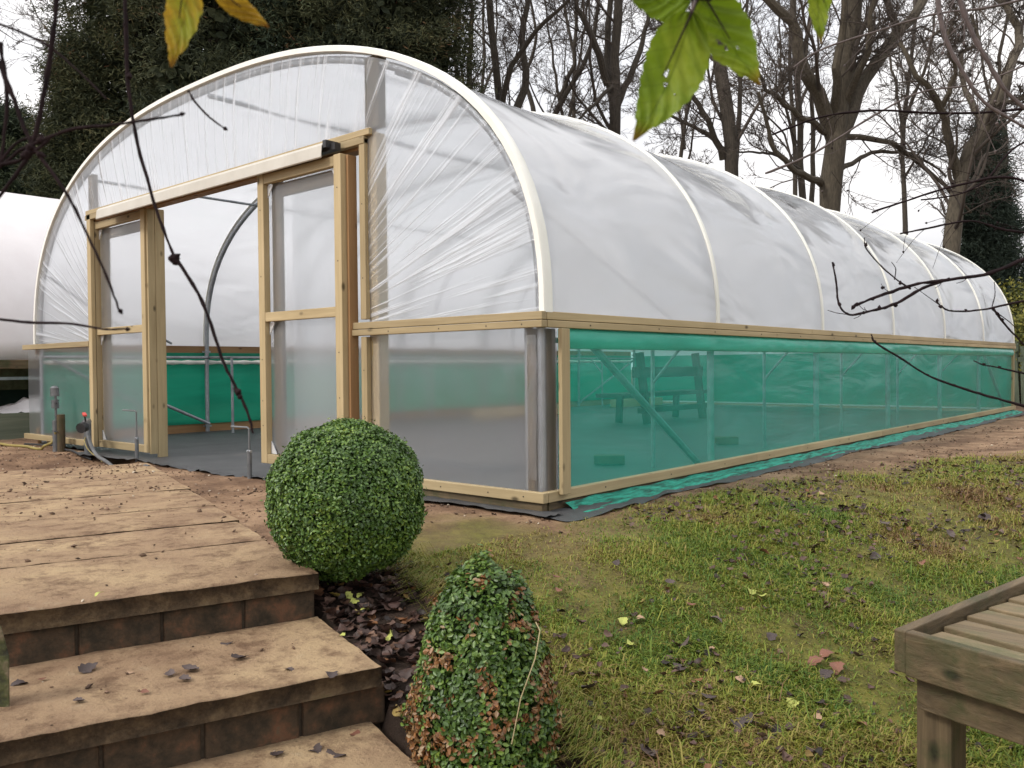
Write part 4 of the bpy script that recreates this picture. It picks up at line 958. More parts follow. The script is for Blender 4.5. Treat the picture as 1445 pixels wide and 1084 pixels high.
def spawn(PL, R0, R1, per, l0, l1, K, spread, rs, up=.25, wob=.22, tmin=.15):
    n, K0, _ = PL.shape; N_ = n*per
    pi_ = np.repeat(np.arange(n), per); t = tmin+(1-tmin)*RNG.random(N_)
    f = t*(K0-1); i = np.minimum(f.astype(int), K0-2); fr = (f-i)[:, None]
    P = PL[pi_, i]*(1-fr)+PL[pi_, i+1]*fr; d = PL[pi_, i+1]-PL[pi_, i]; d /= (np.linalg.norm(d, axis=1, keepdims=True)+1e-9)
    q = RNG.normal(size=(N_, 3)); q -= d*np.sum(q*d, 1, keepdims=True); q /= np.linalg.norm(q, axis=1, keepdims=True)
    dd = d+q*(spread*RNG.uniform(.6, 1.3, N_))[:, None]; dd[:, 2] += up*RNG.random(N_); dd /= np.linalg.norm(dd, axis=1, keepdims=True)
    plen = np.linalg.norm(PL[:, -1]-PL[:, 0], axis=1)[pi_]
    ln = RNG.uniform(l0, l1, N_)*plen*(1.15-.6*t)
    out = np.empty((N_, K, 3)); out[:, 0] = P; cur = dd.copy()
    for k in range(1, K):
        cur = cur+RNG.normal(0, wob, (N_, 3)); cur[:, 2] += up*.15; cur /= np.linalg.norm(cur, axis=1, keepdims=True)
        out[:, k] = out[:, k-1]+cur*(ln/(K-1))[:, None]
    rp = R0[pi_]*(1-t)+R1[pi_]*t; r0 = np.minimum(rp*rs*RNG.uniform(.7, 1.1, N_), rp*.85)
    return out, r0, r0*.35
def resample(pts, K):
    pts = np.array(pts, float); s = np.concatenate([[0], np.cumsum(np.linalg.norm(np.diff(pts, axis=0), axis=1))]); q = np.linspace(0, s[-1], K)
    return np.stack([np.interp(q, s, pts[:, k]) for k in range(3)], -1)
def bare_tree(label, dep, stems, per=(6, 6, 5), mt=None, name='bare_tree', lens=((.35, .8), (.3, .65), (.25, .6)), rmin=.0046, group=None, dens=1.):
    """stems: list of (r0, r1, [(px, py, ddepth)...]) surveyed limbs; first one is the trunk"""
    first = stems[0][2][0]; bp = at(first[0], first[1], dep+first[2])
    gb = -.3
    B = empty(name, (bp[0], bp[1], gb), label, 'tree', group); off = np.array([bp[0], bp[1], gb])
    MT = MB(); LP = []; LR0 = []; LR1 = []
    for k, (r0, r1, pts) in enumerate(stems):
        r0 *= .68; r1 *= .62
        q = [at(x, y, dep+d) for x, y, d in pts]
        if k == 0: q = [np.array([q[0][0], q[0][1], gb])]+q
        q = resample(q, 14); q[1:-1] += RNG.normal(0, .02, (12, 3))*min(1., dep/18)
        rr = np.linspace(r0, r1, 14)*(1+.06*RNG.normal(size=14))
        if k == 0:
            MT.tube(q, rr, 10); MT.build('trunk', mt or BARK, B, True)
        else: LP.append(q); LR0.append(r0); LR1.append(r1)
        if k == 0: trunk = q[5:]; tr = (rr[5], rr[-1])
    M2 = MB()
    for q, a_, b_ in zip(LP, LR0, LR1): M2.tube(q, np.linspace(a_, b_, 14), 8)
    if LP: M2.build('limbs', mt or BARK, B, True)
    PL = np.stack(LP+[resample(trunk, 14)]); R0 = np.array(LR0+[tr[0]]); R1 = np.array(LR1+[tr[1]])
    Vs, Fs, b = [], [], 0
    R0 = R0*.9; l1, a1, b1 = spawn(PL, R0, R1, int(per[0]*dens*1.7), lens[0][0]*.8, lens[0][1], 9, .9, .34, .3, .20)
    l2, a2, b2 = spawn(l1, a1, b1, per[1]+1, lens[1][0], lens[1][1], 7, .8, .55, .2, .22)
    l3, a3, b3 = spawn(l2, a2, b2, per[2]+2, lens[2][0], lens[2][1], 5, .8, .62, .1, .25)
    l4, a4, b4 = spawn(l3, a3, b3, 4, .3, .7, 4, .8, .8, .05, .25)
    for PLs, ra, rb, s in ((l1, a1, b1, 6), (l2, a2, b2, 4), (l3, a3, b3, 3), (l4, a4, b4, 3)):
        V, F = tubes(PLs, np.maximum(ra, rmin), np.maximum(rb, rmin*.6), s); Vs.append(V); Fs.append(F+b); b += len(V)
    link('crown', npmesh('crown', np.concatenate(Vs)-off, np.concatenate(Fs)), TWIG, B)
    return B
bare_tree('multi stemmed bare tree directly behind the shoulder of the front hoop', 19, [
    (.20, .10, [(705, 300, 0), (718, 210, 0), (700, 120, 0), (690, 0, 0), (680, -120, 0)]),
    (.16, .06, [(712, 205, 0), (745, 110, .3), (735, 40, .3), (760, -80, .4)]), (.12, .05, [(690, 230, -.4), (660, 120, -.4), (668, 20, -.4), (650, -90, -.6)]),
    (.12, .04, [(700, 190, 0), (720, 90, -.5), (770, 30, -1.), (830, -30, -1.5)]), (.10, .04, [(665, 200, .5), (640, 80, .8), (655, -40, .8)])], (5, 5, 5), BARKD)
bare_tree('leaning bare tree whose trunk slants right between two upright ones', 21, [
    (.18, .07, [(745, 300, 0), (775, 165, 0), (800, 130, 0), (838, 60, .4), (850, -40, .4)]),
    (.09, .03, [(790, 140, 0), (810, 90, 0), (815, 0, 0), (800, -90, 0)]), (.10, .03, [(760, 180, 0), (740, 110, .5), (760, 60, .5), (740, -40, .5)])], (5, 5, 5), BARKD)
bare_tree('tall bare tree with twin upright stems left of the big green leaf', 19.5, [
    (.26, .13, [(868, 300, 0), (868, 180, 0), (868, 90, 0), (872, 0, 0), (870, -140, 0)]),
    (.14, .05, [(858, 120, 0), (840, 60, -.4), (815, 10, -.5), (790, -60, -.6)]), (.15, .06, [(866, 160, 0), (856, 80, .4), (862, 0, .4), (850, -110, .4)]),
    (.08, .03, [(866, 120, 0), (835, 150, -.8), (805, 180, -1.2)]), (.13, .05, [(870, 150, 0), (905, 70, .5), (925, -30, .8)])], (5, 5, 5), BARKD)
bare_tree('bare tree with a straight thick dark trunk below the two hanging green leaves', 17.5, [
    (.30, .14, [(1034, 300, 0), (1033, 240, 0), (1026, 150, 0), (1015, 80, 0), (1010, 0, 0), (1005, -120, 0)]),
    (.11, .04, [(1020, 225, 0), (990, 150, -.5), (960, 105, -.8), (920, 60, -1)]), (.10, .03, [(1036, 250, 0), (1045, 160, .5), (1050, 60, .7), (1060, -60, 1)]),
    (.09, .03, [(1030, 220, 0), (1000, 190, .5), (940, 160, 1), (900, 150, 1.2)]), (.08, .03, [(1040, 255, 0), (985, 265, -.8), (930, 245, -1.2)])], (5, 5, 5), BARKD)
bare_tree('slender bare tree standing close behind the forked tree on its left', 20, [
    (.17, .08, [(1135, 320, 0), (1130, 200, 0), (1122, 90, 0), (1118, -60, 0)]), (.10, .05, [(1145, 310, .5), (1148, 200, .6), (1140, 80, .6), (1150, -60, .6)]),
    (.07, .03, [(1130, 240, 0), (1090, 215, -.5), (1040, 215, -1)])], (4, 5, 5), BARKD)
bare_tree('massive forked bare tree with two great limbs spreading to a wide V', 16.5, [
    (.37, .20, [(1170, 330, 0), (1172, 270, 0), (1178, 190, 0), (1190, 110, 0), (1205, 20, 0), (1210, -110, 0)]),
    (.22, .09, [(1176, 195, 0), (1155, 130, -.4), (1128, 90, -.7), (1122, 40, -.8), (1090, 5, -1), (1040, -60, -1.4)]),
    (.24, .12, [(1182, 195, 0), (1215, 120, .4), (1262, 50, .8), (1300, 10, 1), (1320, -50, 1.2)]),
    (.12, .05, [(1268, 45, .8), (1250, 0, .5), (1230, -60, .3)]), (.14, .06, [(1178, 170, 0), (1180, 90, -.6), (1195, 20, -.8), (1180, -90, -1)]),
    (.11, .04, [(1160, 260, 0), (1120, 240, -1), (1090, 205, -1.6), (1070, 130, -2.2)]), (.10, .04, [(1170, 190, 0), (1110, 150, -1), (1075, 120, -1.6), (1065, 90, -2)]),
    (.10, .04, [(1178, 190, 0), (1260, 200, .6), (1330, 260, 1), (1370, 300, 1.4)]), (.08, .03, [(1185, 240, 0), (1230, 215, .8), (1290, 215, 1.2), (1335, 250, 1.6)]),
    (.12, .05, [(1192, 150, 0), (1225, 70, -.8), (1235, -30, -1.2)])], (5, 6, 5), BARK)
bare_tree('gnarled bare tree leaning right with contorted branches beside a dark spruce', 15, [
    (.26, .16, [(1338, 420, 0), (1342, 350, 0), (1348, 290, 0), (1360, 230, 0), (1392, 170, 0), (1420, 110, 0)]),
    (.13, .05, [(1352, 250, 0), (1338, 180, -.3), (1325, 140, -.6), (1300, 118, -.9), (1282, 90, -1), (1270, 60, -1)]),
    (.14, .06, [(1415, 120, 0), (1440, 60, .4), (1430, 20, .7), (1400, -10, .8), (1390, -80, .8)]), (.09, .04, [(1385, 180, 0), (1360, 120, .7), (1350, 80, .9), (1385, 60, 1.1), (1370, 20, 1.2)]),
    (.08, .03, [(1400, 150, 0), (1440, 140, -.8), (1480, 100, -1)]), (.07, .03, [(1330, 150, -.5), (1350, 100, -.9), (1335, 60, -1.2), (1350, 10, -1.4)])], (6, 5, 5), BARK)
# a far screen of thinner trees
rng2 = random.Random(5)
xs_ = list(range(660, 1500, 150))
side_names = ['behind the front hoop', 'right of the hoop shoulder', 'above the first roof bay', 'beside the leaning trunk', 'left of the green leaf', 'behind the green leaf', 'right of the green leaf', 'behind the straight dark trunk', 'left of the forked tree', 'behind the forked tree', 'under the right fork limb', 'between forked and gnarled trees', 'behind the gnarled tree', 'at the right edge']
for k, x in enumerate(xs_):
    d = rng2.uniform(24, 32); x += rng2.uniform(-18, 18)
    j = lambda s: rng2.uniform(-s, s)
    bare_tree('thin distant bare tree '+side_names[k], d, [
        (.15, .06, [(x, 330, 0), (x+j(8), 200, 0), (x+j(18), 90, 0), (x+j(25), -60, 0)]),
        (.08, .03, [(x, 210, 0), (x-25+j(12), 110, j(1)), (x-40+j(18), -20, j(2))]), (.08, .03, [(x, 170, 0), (x+28+j(12), 80, j(1)), (x+45+j(18), -40, j(2))]),
        (.06, .02, [(x, 250, 0), (x+j(50), 190, j(2)), (x+j(90), 120, j(2))])], (5, 5, 4), BARKD, rmin=.006, group='thin bare trees far behind the roof')

# ------------------------------------------------------------------ conifers
def conifer(name, label, px, dep, width, top, n, stops, spiky=.5, zb=-.3, droop=.4, group=None, csz=.07, col_=True):
    p = at(px, 523, dep); base = np.array([p[0], p[1], zb]); H = top-zb
    B = empty(name, tuple(base), label, 'tree', group)
    MB().tube([(base[0], base[1], zb), (base[0]+.1, base[1], zb+H*.5), (base[0], base[1], zb+H*.95)], [.28, .16, .03], 8).build('trunk', BARKD, B, True)
    # boughs: start on the trunk, sprays at their ends; a fine shell of sprays over an open inside
    csz = csz*1.05; nb = int(n*2.3/130); t = RNG.random(nb)**.85; ang = RNG.uniform(0, 2*PI, nb)
    prof = np.clip((1-t), 0.02, 1)**spiky*(.72+.4*RNG.random(nb)); rad = width/2*prof
    c0 = np.stack([np.cos(ang)*rad, np.sin(ang)*rad, t*H], -1)
    k = 130; out_ = np.stack([np.cos(ang), np.sin(ang), np.full(nb, .25)], -1)
    s = RNG.random((nb, k))**.6; side = RNG.normal(0, 1, (nb, k, 3))*np.array([.16, .16, .13])*(width/4)**.5
    fr = .35+.7*s
    P = c0[:, None]*np.stack([fr, fr, np.ones_like(fr)], -1)+side*(1.3-s[..., None]*.6)
    P[..., 2] += -droop*.6*(s-.5)*(width/4)+np.tile((.10*RNG.normal(size=(nb, 1))), (1, k))
    P = P.reshape(-1, 3); m = len(P)
    o3 = np.repeat(out_, k, 0); dn = o3*.6+RNG.normal(0, .45, (m, 3)); dn[:, 2] -= droop*RNG.random(m)
    q = np.cross(dn, RNG.normal(size=(m, 3)))
    Rm = rotmats(m, q, None); dnn = dn/np.linalg.norm(dn, axis=1, keepdims=True); zq = q/np.linalg.norm(q, axis=1, keepdims=True)
    Rm = np.stack([np.cross(dnn, zq), dnn, zq], -1)
    r = np.clip(np.repeat(RNG.normal(.45, .2, nb), k)+RNG.normal(0, .13, m), 0, 1)
    S = np.stack([RNG.uniform(.5, .9, m)*csz*.55, RNG.uniform(.8, 1.7, m)*csz, np.full(m, csz)], -1)
    V, F, A_ = scatter(LEAF_V, LEAF_F, P, Rm, S, r)
    n2 = int(n*.2); t2 = RNG.random(n2)**.9; a2 = RNG.uniform(0, 2*PI, n2); r2 = width/2*np.clip(1-t2, .02, 1)**spiky*np.sqrt(RNG.random(n2))*.6
    V2, F2, A2 = scatter(LEAF_V, LEAF_F, np.stack([np.cos(a2)*r2, np.sin(a2)*r2, t2*H], -1), rotmats(n2, RNG.normal(size=(n2, 3))), RNG.uniform(.12, .3, n2), RNG.uniform(0, .45, n2))
    F = np.concatenate([F, F2+len(V)]); V = np.concatenate([V, V2]); A_ = {'rnd': np.concatenate([A_['rnd'], A2['rnd']])}
    link('crown', npmesh('crown', V, F, A_), rndmat(name+str(px), stops, .8, .1), B)
    return B
YEW = [(0, (.016, .024, .011)), (.4, (.042, .050, .021)), (.75, (.085, .088, .036)), (.93, (.13, .11, .05)), (1, (.19, .095, .05))]
YEW2 = [(0, (.014, .024, .014)), (.4, (.030, .046, .024)), (.75, (.060, .08, .038)), (1, (.10, .12, .055))]
G = 'dark conifers behind the polytunnels'
conifer('yew_tree', 'bushy rounded evergreen above the old polytunnel at the left edge', 10, 17, 3.8, 5.7, 26000, YEW2, .4, droop=.1, group=G, csz=.09)
conifer('yew_tree', 'olive green conifer rising left of the new polytunnel roof', 118, 15.5, 3.0, 6.5, 30000, YEW, .55, group=G)
conifer('yew_tree', 'tall dark conifer above the left shoulder of the front hoop', 205, 16.5, 4.2, 14, 52000, YEW, .45, group=G, csz=.08)
conifer('yew_tree', 'tall conifer behind the hanging yellow leaves', 310, 15.5, 4.0, 15, 52000, YEW, .4, group=G, csz=.08)
conifer('yew_tree', 'blackish tall conifer directly above the crown of the front hoop', 425, 16, 4.2, 15, 52000, YEW2, .35, group=G, csz=.08)
conifer('yew_tree', 'tall conifer with russet flecks just right of the front crown', 520, 15.5, 3.6, 15, 46000, YEW, .35, group=G, csz=.08)
conifer('yew_tree', 'rightmost of the tall dark conifers beside the bare trees', 590, 16.5, 2.9, 14, 40000, YEW, .35, group=G, csz=.08)
conifer('yew_tree', 'dark conifer filling the gap deep behind the left ones', 60, 21, 5, 5.6, 26000, YEW2, .4, group=G, csz=.11)
conifer('spruce_tree', 'dark blue green spruce behind the leaning trunk at the right', 1392, 19, 3.3, 5.9, 34000, [(0, (.018, .030, .022)), (.5, (.042, .062, .044)), (1, (.085, .11, .07))], .9, droop=.5, csz=.075)
# bare tree top-left in front of the sky
bare_tree('bare tree with fine twigs against the sky at the top left', 22, [
    (.16, .06, [(165, 300, 0), (160, 120, 0), (140, 20, 0), (150, -80, 0)]), (.09, .03, [(160, 180, 0), (120, 90, 0), (95, 20, .5), (80, -50, .5)]), (.08, .03, [(158, 140, 0), (125, 100, -.5), (75, 60, -.5), (50, 55, -.5)])], (6, 5, 5), BARKD)
# laurel hedge glimpsed right of the far end
def leafy(name, label, cat, c, rad, n, size, stops):
    B = empty(name, (c[0], c[1], -.3), label, cat); d = RNG.normal(size=(n, 3)); d /= np.linalg.norm(d, axis=1, keepdims=True)
    P = d*np.array(rad)*(RNG.random(n)**.4)[:, None]*(1+.25*fbm(d[:, 0]*2.5, d[:, 1]*2.5, d[:, 2]*2.5, 44, 3))[:, None]+np.array([0, 0, c[2]+.3])
    V, F, A_ = scatter(LEAF_V, LEAF_F, P, rotmats(n, d+RNG.normal(0, .7, (n, 3))), RNG.uniform(.6, 1.3, n)*size)
    link('foliage', npmesh('foliage', V, F, A_), rndmat(name+str(c[0]), stops, .6, .2), B)
    M_ = MB()
    for k in range(14):
        a_ = random.uniform(0, 6.28); M_.tube([(c[0], c[1], -.3), (c[0]+math.cos(a_)*rad[0]*.3, c[1]+math.sin(a_)*rad[1]*.3, c[2]*.6), (c[0]+math.cos(a_)*rad[0]*.8, c[1]+math.sin(a_)*rad[1]*.8, c[2]+random.uniform(0, rad[2]*.7))], [.03, .018, .005], 5)
    M_.build('stem', BARKD, B)
q = at(1440, 440, 14.2)
leafy('garden_shrub', 'yellow green shrub beyond the far end of the polytunnel', 'shrub', (q[0], q[1], .9), (.9, .8, 1.1), 9000, .055, [(0, (.05, .06, .015)), (.5, (.12, .13, .025)), (1, (.28, .25, .05))])
q = at(1475, 500, 15.8)
leafy('garden_shrub', 'dull brown hedge shrub behind the slatted fence at the right edge', 'shrub', (q[0], q[1], .6), (1.1, .8, 1.0), 7000, .06, [(0, (.04, .035, .018)), (.5, (.08, .07, .03)), (1, (.16, .13, .06))])
# fence beyond
FE = empty('slatted_fence', (.1, 13, -.05), 'greenish slatted garden fence beyond the far end of the polytunnel', 'fence')
FM = simple('fence_green', [(.3, (.05, .065, .042)), (.7, (.12, .14, .095))], 9, .85, .3, .01, ms=(4, 4, .6))
for k in range(5):
    a_ = np.array([-1.4+.9*k, 12.6, 0]); MB().box((a_[0]-.04, 12.58, -.1), (a_[0]+.04, 12.66, .95)).build('post', FM, FE, bevel=.004)
sl = MB()
for k in range(42):
    x = -1.4+.085*k; hh = .82+.05*math.sin(k*1.7); sl.bar((x, 12.55, -.05), (x+.04*math.sin(k), 12.55, hh), .06, .015, (0, 1, 0))
sl.build('slat_panel', FM, FE); MB().box((-1.45, 12.565, .62), (2.4, 12.578, .70)).build('top_rail', FM, FE)

# ------------------------------------------------------------------ near twigs and leaves
NT = simple('near_twig', [(.3, (.008, .005, .006)), (.7, (.024, .014, .015))], 60, .85, .3, .002, 0, .1)
NT2 = simple('near_twig_grey', [(.3, (.06, .045, .042)), (.7, (.13, .10, .095))], 60, .7, .3, .002)
def twig_thing(name, label, cat, dep, stems, buds, m_=NT, group=None):
    e = empty(name, tuple(at(*stems[0][1][0][:2], dep)), label, cat, group)
    for r, pts in stems:
        P = np.array([at(p[0], p[1], dep+(p[2] if len(p) > 2 else 0)) for p in pts]); n = len(P); t = np.linspace(0, n-1, n*5)
        # smooth the surveyed points
        def cr(q, t):
            i = np.minimum(t.astype(int), n-2); f = t-i; g = lambda k: q[np.clip(k, 0, n-1)]
            a_, b_, c_, d_ = g(i-1), g(i), g(i+1), g(i+2); f = f[:, None]
            return .5*((2*b_)+(-a_+c_)*f+(2*a_-5*b_+4*c_-d_)*f**2+(-a_+3*b_-3*c_+d_)*f**3)
        Q = cr(P, t); Q += RNG.normal(0, r*.10, Q.shape); rr = np.linspace(r, r*.6, len(Q))*(1+.12*RNG.normal(size=len(Q)))
        MB().tube(Q, rr, 8).build('stem', m_, e, True)
    S2 = []
    for _, pts in stems:
        for p_, q_ in zip(pts[:-1], pts[1:]):
            for f_ in np.linspace(0, 1, 12): S2.append((p_[0]*(1-f_)+q_[0]*f_, p_[1]*(1-f_)+q_[1]*f_, math.atan2(-(q_[1]-p_[1]), q_[0]-p_[0])))
    S2 = np.array(S2)
    for (px, py, s_, *a_) in buds:
        i_ = int(np.argmin((S2[:, 0]-px)**2+(S2[:, 1]-py)**2)); an0 = S2[i_, 2]+random.choice((-.6, .6, .3, -.3)); s_ *= .8
        px, py = S2[i_, 0]+math.cos(an0)*s_*.7*FPX/dep, S2[i_, 1]-math.sin(an0)*s_*.7*FPX/dep; a_ = a_ or (an0,)
        c = at(px, py, dep); an = a_[0] if a_ else random.uniform(0, 6.28); dv = CR*math.cos(an)+CU*math.sin(an)
        MB().tube([c-dv*s_, c-dv*s_*.4, c+dv*s_*.3, c+dv*s_*1.2], [s_*.4, s_*.9, s_*.7, s_*.1], 8).build('bud', m_, e, True)
    return e
twig_thing('drooping_climber', 'long dark drooping climber stem hanging across the door opening', 'plant stem', .80,
    [(.0022, [(176, -40), (178, 60), (182, 130), (196, 210), (222, 300), (245, 360)]), (.0018, [(245, 360), (285, 425), (315, 510), (336, 552), (352, 590), (357, 612)])],
    [(178, 30, .003), (181, 105, .004, 1.5), (245, 362, .006, 0), (252, 358, .005, .6), (238, 366, .005, 3.6), (247, 368, .005, -.5), (334, 548, .005, 2.4), (338, 556, .004, 2.2)], NT)
twig_thing('climber_tangle', 'blurred dark tangle of climber stems hanging at the top left corner', 'plant stem', .62,
    [(.0021, [(82, -40), (76, 40), (62, 130), (45, 205), (20, 250), (-20, 300)]), (.0020, [(-10, 70), (12, 120), (30, 170), (45, 205)]), (.0014, [(45, 205), (100, 183), (160, 176), (215, 168), (255, 162)]),
     (.0013, [(45, 205), (95, 275), (125, 335), (150, 390), (168, 438)]), (.0016, [(45, 205), (25, 215), (-10, 245)]), (.0016, [(0, 60), (10, 140), (2, 220), (-10, 250)]), (.0010, [(-10, 30), (60, 60), (110, 100), (150, 140)]), (.0015, [(-10, 235), (30, 225), (60, 205), (75, 190)]), (.0013, [(-20, 260), (20, 205), (60, 190)])],
    [(45, 205, .005), (40, 212, .005), (52, 198, .004), (60, 215, .004), (255, 162, .0024, .3), (168, 439, .0026, -1), (30, 222, .004)], NT)
twig_thing('drooping_climber', 'thin dark climber stem crossing the left door leaf horizontally', 'plant stem', .70, [(.0013, [(-20, 448), (40, 455), (100, 457), (150, 465), (178, 464)])], [(179, 463, .0026, 0)], NT)
twig_thing('drooping_climber', 'short curved dark tendril in front of the upper front cover', 'plant stem', .75, [(.0011, [(266, 128), (276, 145), (295, 165), (316, 181)])], [(317, 182, .0026, -.6)], NT)
# bare twigs from the right
def side_twigs(base, n, l):
    out_ = []
    for k in range(n):
        i = random.randrange(len(base)-1); f = random.random(); x = base[i][0]*(1-f)+base[i+1][0]*f; y = base[i][1]*(1-f)+base[i+1][1]*f
        dx, dy = base[i+1][0]-base[i][0], base[i+1][1]-base[i][1]; L_ = math.hypot(dx, dy); a_ = math.atan2(dy, dx)+random.choice((-1, 1))*random.uniform(.5, 1.1); q = random.uniform(.4, 1)*l
        out_.append((.0008, [(x, y), (x+math.cos(a_)*q*.5, y+math.sin(a_)*q*.5), (x+math.cos(a_+.2)*q, y+math.sin(a_+.2)*q)]))
    return out_
b1 = [(1475, 355), (1440, 368), (1395, 386), (1330, 396), (1290, 402), (1240, 418), (1205, 432)]
b2 = [(1340, 394), (1300, 408), (1265, 428), (1225, 440), (1198, 444), (1184, 430), (1180, 400), (1175, 370)]
twig_thing('apple_twig', 'bare budded twig reaching in from the right across the roof cover', 'twig', 1.7, [(.0042, b1), (.0030, b2), (.0018, [(1285, 408), (1262, 392), (1240, 372), (1222, 350), (1220, 335)]), (.0012, [(1262, 395), (1264, 380), (1258, 370)]), (.0010, [(1198, 444), (1182, 442), (1168, 438)])]+side_twigs(b1, 4, 22)+side_twigs(b2, 5, 18),
    [(1205, 430, .006), (1212, 427, .006), (1222, 446, .005), (1244, 432, .006, 1.5), (1263, 422, .006, 1.5), (1236, 428, .005, .5), (1275, 397, .005, 1.4), (1184, 432, .005), (1221, 347, .005), (1246, 408, .005, .3), (1176, 376, .004, 1.4)], NT)
twig_thing('apple_twig', 'thin curved twig below it passing over the farthest roof bays', 'twig', 1.9, [(.0026, [(1475, 418), (1430, 428), (1380, 438), (1345, 439), (1330, 434), (1322, 425)]), (.0010, [(1328, 432), (1300, 412), (1290, 405)]), (.0012, [(1400, 433), (1404, 415), (1403, 398)]), (.0028, [(1400, 434), (1420, 460), (1450, 492)]), (.0012, [(1405, 440), (1425, 455), (1440, 470)])], [(1331, 431, .006), (1329, 420, .005, 1.5), (1365, 437, .004), (1408, 440, .006), (1412, 452, .005)], NT)
twig_thing('apple_twig', 'long straight twig slanting down over the green side net', 'twig', 1.6, [(.0026, [(1475, 582), (1420, 566), (1370, 552), (1310, 530), (1270, 505), (1236, 484), (1230, 472)])], [(1236, 483, .004), (1310, 528, .003), (1350, 547, .003), (1400, 561, .003)], NT)
twig_thing('apple_twig', 'short twig ending over the far end of the green side net', 'twig', 1.9, [(.0020, [(1475, 532), (1440, 526), (1405, 518), (1388, 515), (1374, 509)])], [(1390, 516, .005, .2), (1412, 522, .005, .2)], NT)
def near_branch(label, dep, base, r, m_, ntw=10, l=90):
    st = [(r, base)]
    for k in range(int(ntw*.7)):
        i = random.randrange(len(base)-1); f = random.random(); x = base[i][0]*(1-f)+base[i+1][0]*f; y = base[i][1]*(1-f)+base[i+1][1]*f
        dx, dy = base[i+1][0]-base[i][0], base[i+1][1]-base[i][1]; a_ = math.atan2(dy, dx)+random.choice((-1, 1))*random.uniform(.35, .9); q = random.uniform(.3, 1)*l*.8; b_ = a_+random.uniform(-.4, .4)
        st.append((r*.24, [(x, y), (x+math.cos(a_)*q*.4, y+math.sin(a_)*q*.4), (x+math.cos(b_)*q, y+math.sin(b_)*q+6)]))
    twig_thing('apple_branch', label, 'branch', dep, st, [(s_[1][-1][0], s_[1][-1][1], .005) for s_ in st[1:7]], m_, None)
near_branch('greyish bare branch arching from the top right down to the right edge', 2.2, [(1322, -30), (1330, 40), (1355, 95), (1385, 140), (1420, 165), (1475, 195)], .0062, NT2, 14, 120)
near_branch('pinkish blurred bare branch falling steeply at the top right', 1.8, [(1345, -30), (1365, 30), (1395, 90), (1425, 135), (1475, 175)], .0058, NT2, 10, 110)
near_branch('slim bare branch running level across the trees at mid right', 3.0, [(1475, 150), (1400, 158), (1320, 160), (1240, 156), (1160, 165), (1090, 190)], .005, NT, 14, 110)
near_branch('slim bare branch rising to the top right corner', 3.2, [(1080, 245), (1150, 215), (1230, 165), (1300, 130), (1380, 118), (1475, 80)], .0042, NT2, 12, 100)
near_branch('lower slim bare branch crossing the spruce', 3.0, [(1475, 268), (1420, 250), (1350, 262), (1290, 280), (1230, 300)], .005, NT, 16, 110)
near_branch('drooping bare branch hanging over the spruce and far bays', 3.1, [(1475, 190), (1430, 210), (1390, 255), (1350, 275), (1300, 282)], .0042, NT, 14, 100)
near_branch('fine bare branch along the very top right', 2.6, [(1475, -10), (1400, 10), (1320, 20), (1250, 40), (1160, 70), (1120, 95)], .0042, NT2, 14, 100)
near_branch('bare branch reaching left above the second twig cluster', 2.8, [(1475, 330), (1420, 325), (1370, 312), (1310, 322), (1270, 330)], .0042, NT, 14, 80)

# hanging leaves
def hanging_leaf_mat(name, ca, cb, cc):
    m, nt, out = mat(name); L = nt.links.new; tc = N(nt, 'ShaderNodeTexCoord'); v = tc.outputs['UV']; 
    n1 = noise(nt, tc.outputs['Object'], 28, 4, .6); n2 = noise(nt, tc.outputs['Object'], 150, 4, .6)
    c = ramp(nt, n1.outputs[0], [(.32, ca), (.55, cb), (.72, cc)]).outputs[0]
    vein = N(nt, 'ShaderNodeAttribute', attribute_name='vein'); tipa = N(nt, 'ShaderNodeAttribute', attribute_name='tip')
    c = mixc(nt, mathn(nt, 'MULTIPLY', vein.outputs['Fac'], .55), c, tuple(q*.45 for q in ca))
    c = mixc(nt, mathn(nt, 'MULTIPLY', tipa.outputs['Fac'], .8), c, (.35, .17, .03))
    p = prin(nt, out, c, .5, bump(nt, n2.outputs[0], .3, .002), .3); t = N(nt, 'ShaderNodeBsdfTranslucent'); L(c, t.inputs[0]); mx = N(nt, 'ShaderNodeMixShader'); mx.inputs[0].default_value = .5
    L(p.outputs[0], mx.inputs[1]); L(t.outputs[0], mx.inputs[2]); L(mx.outputs[0], out.inputs[0]); return m
LG = hanging_leaf_mat('leaf_green', (.11, .18, .010), (.17, .26, .014), (.26, .33, .03))
LY = hanging_leaf_mat('leaf_gold', (.30, .18, .015), (.46, .30, .03), (.30, .32, .03))
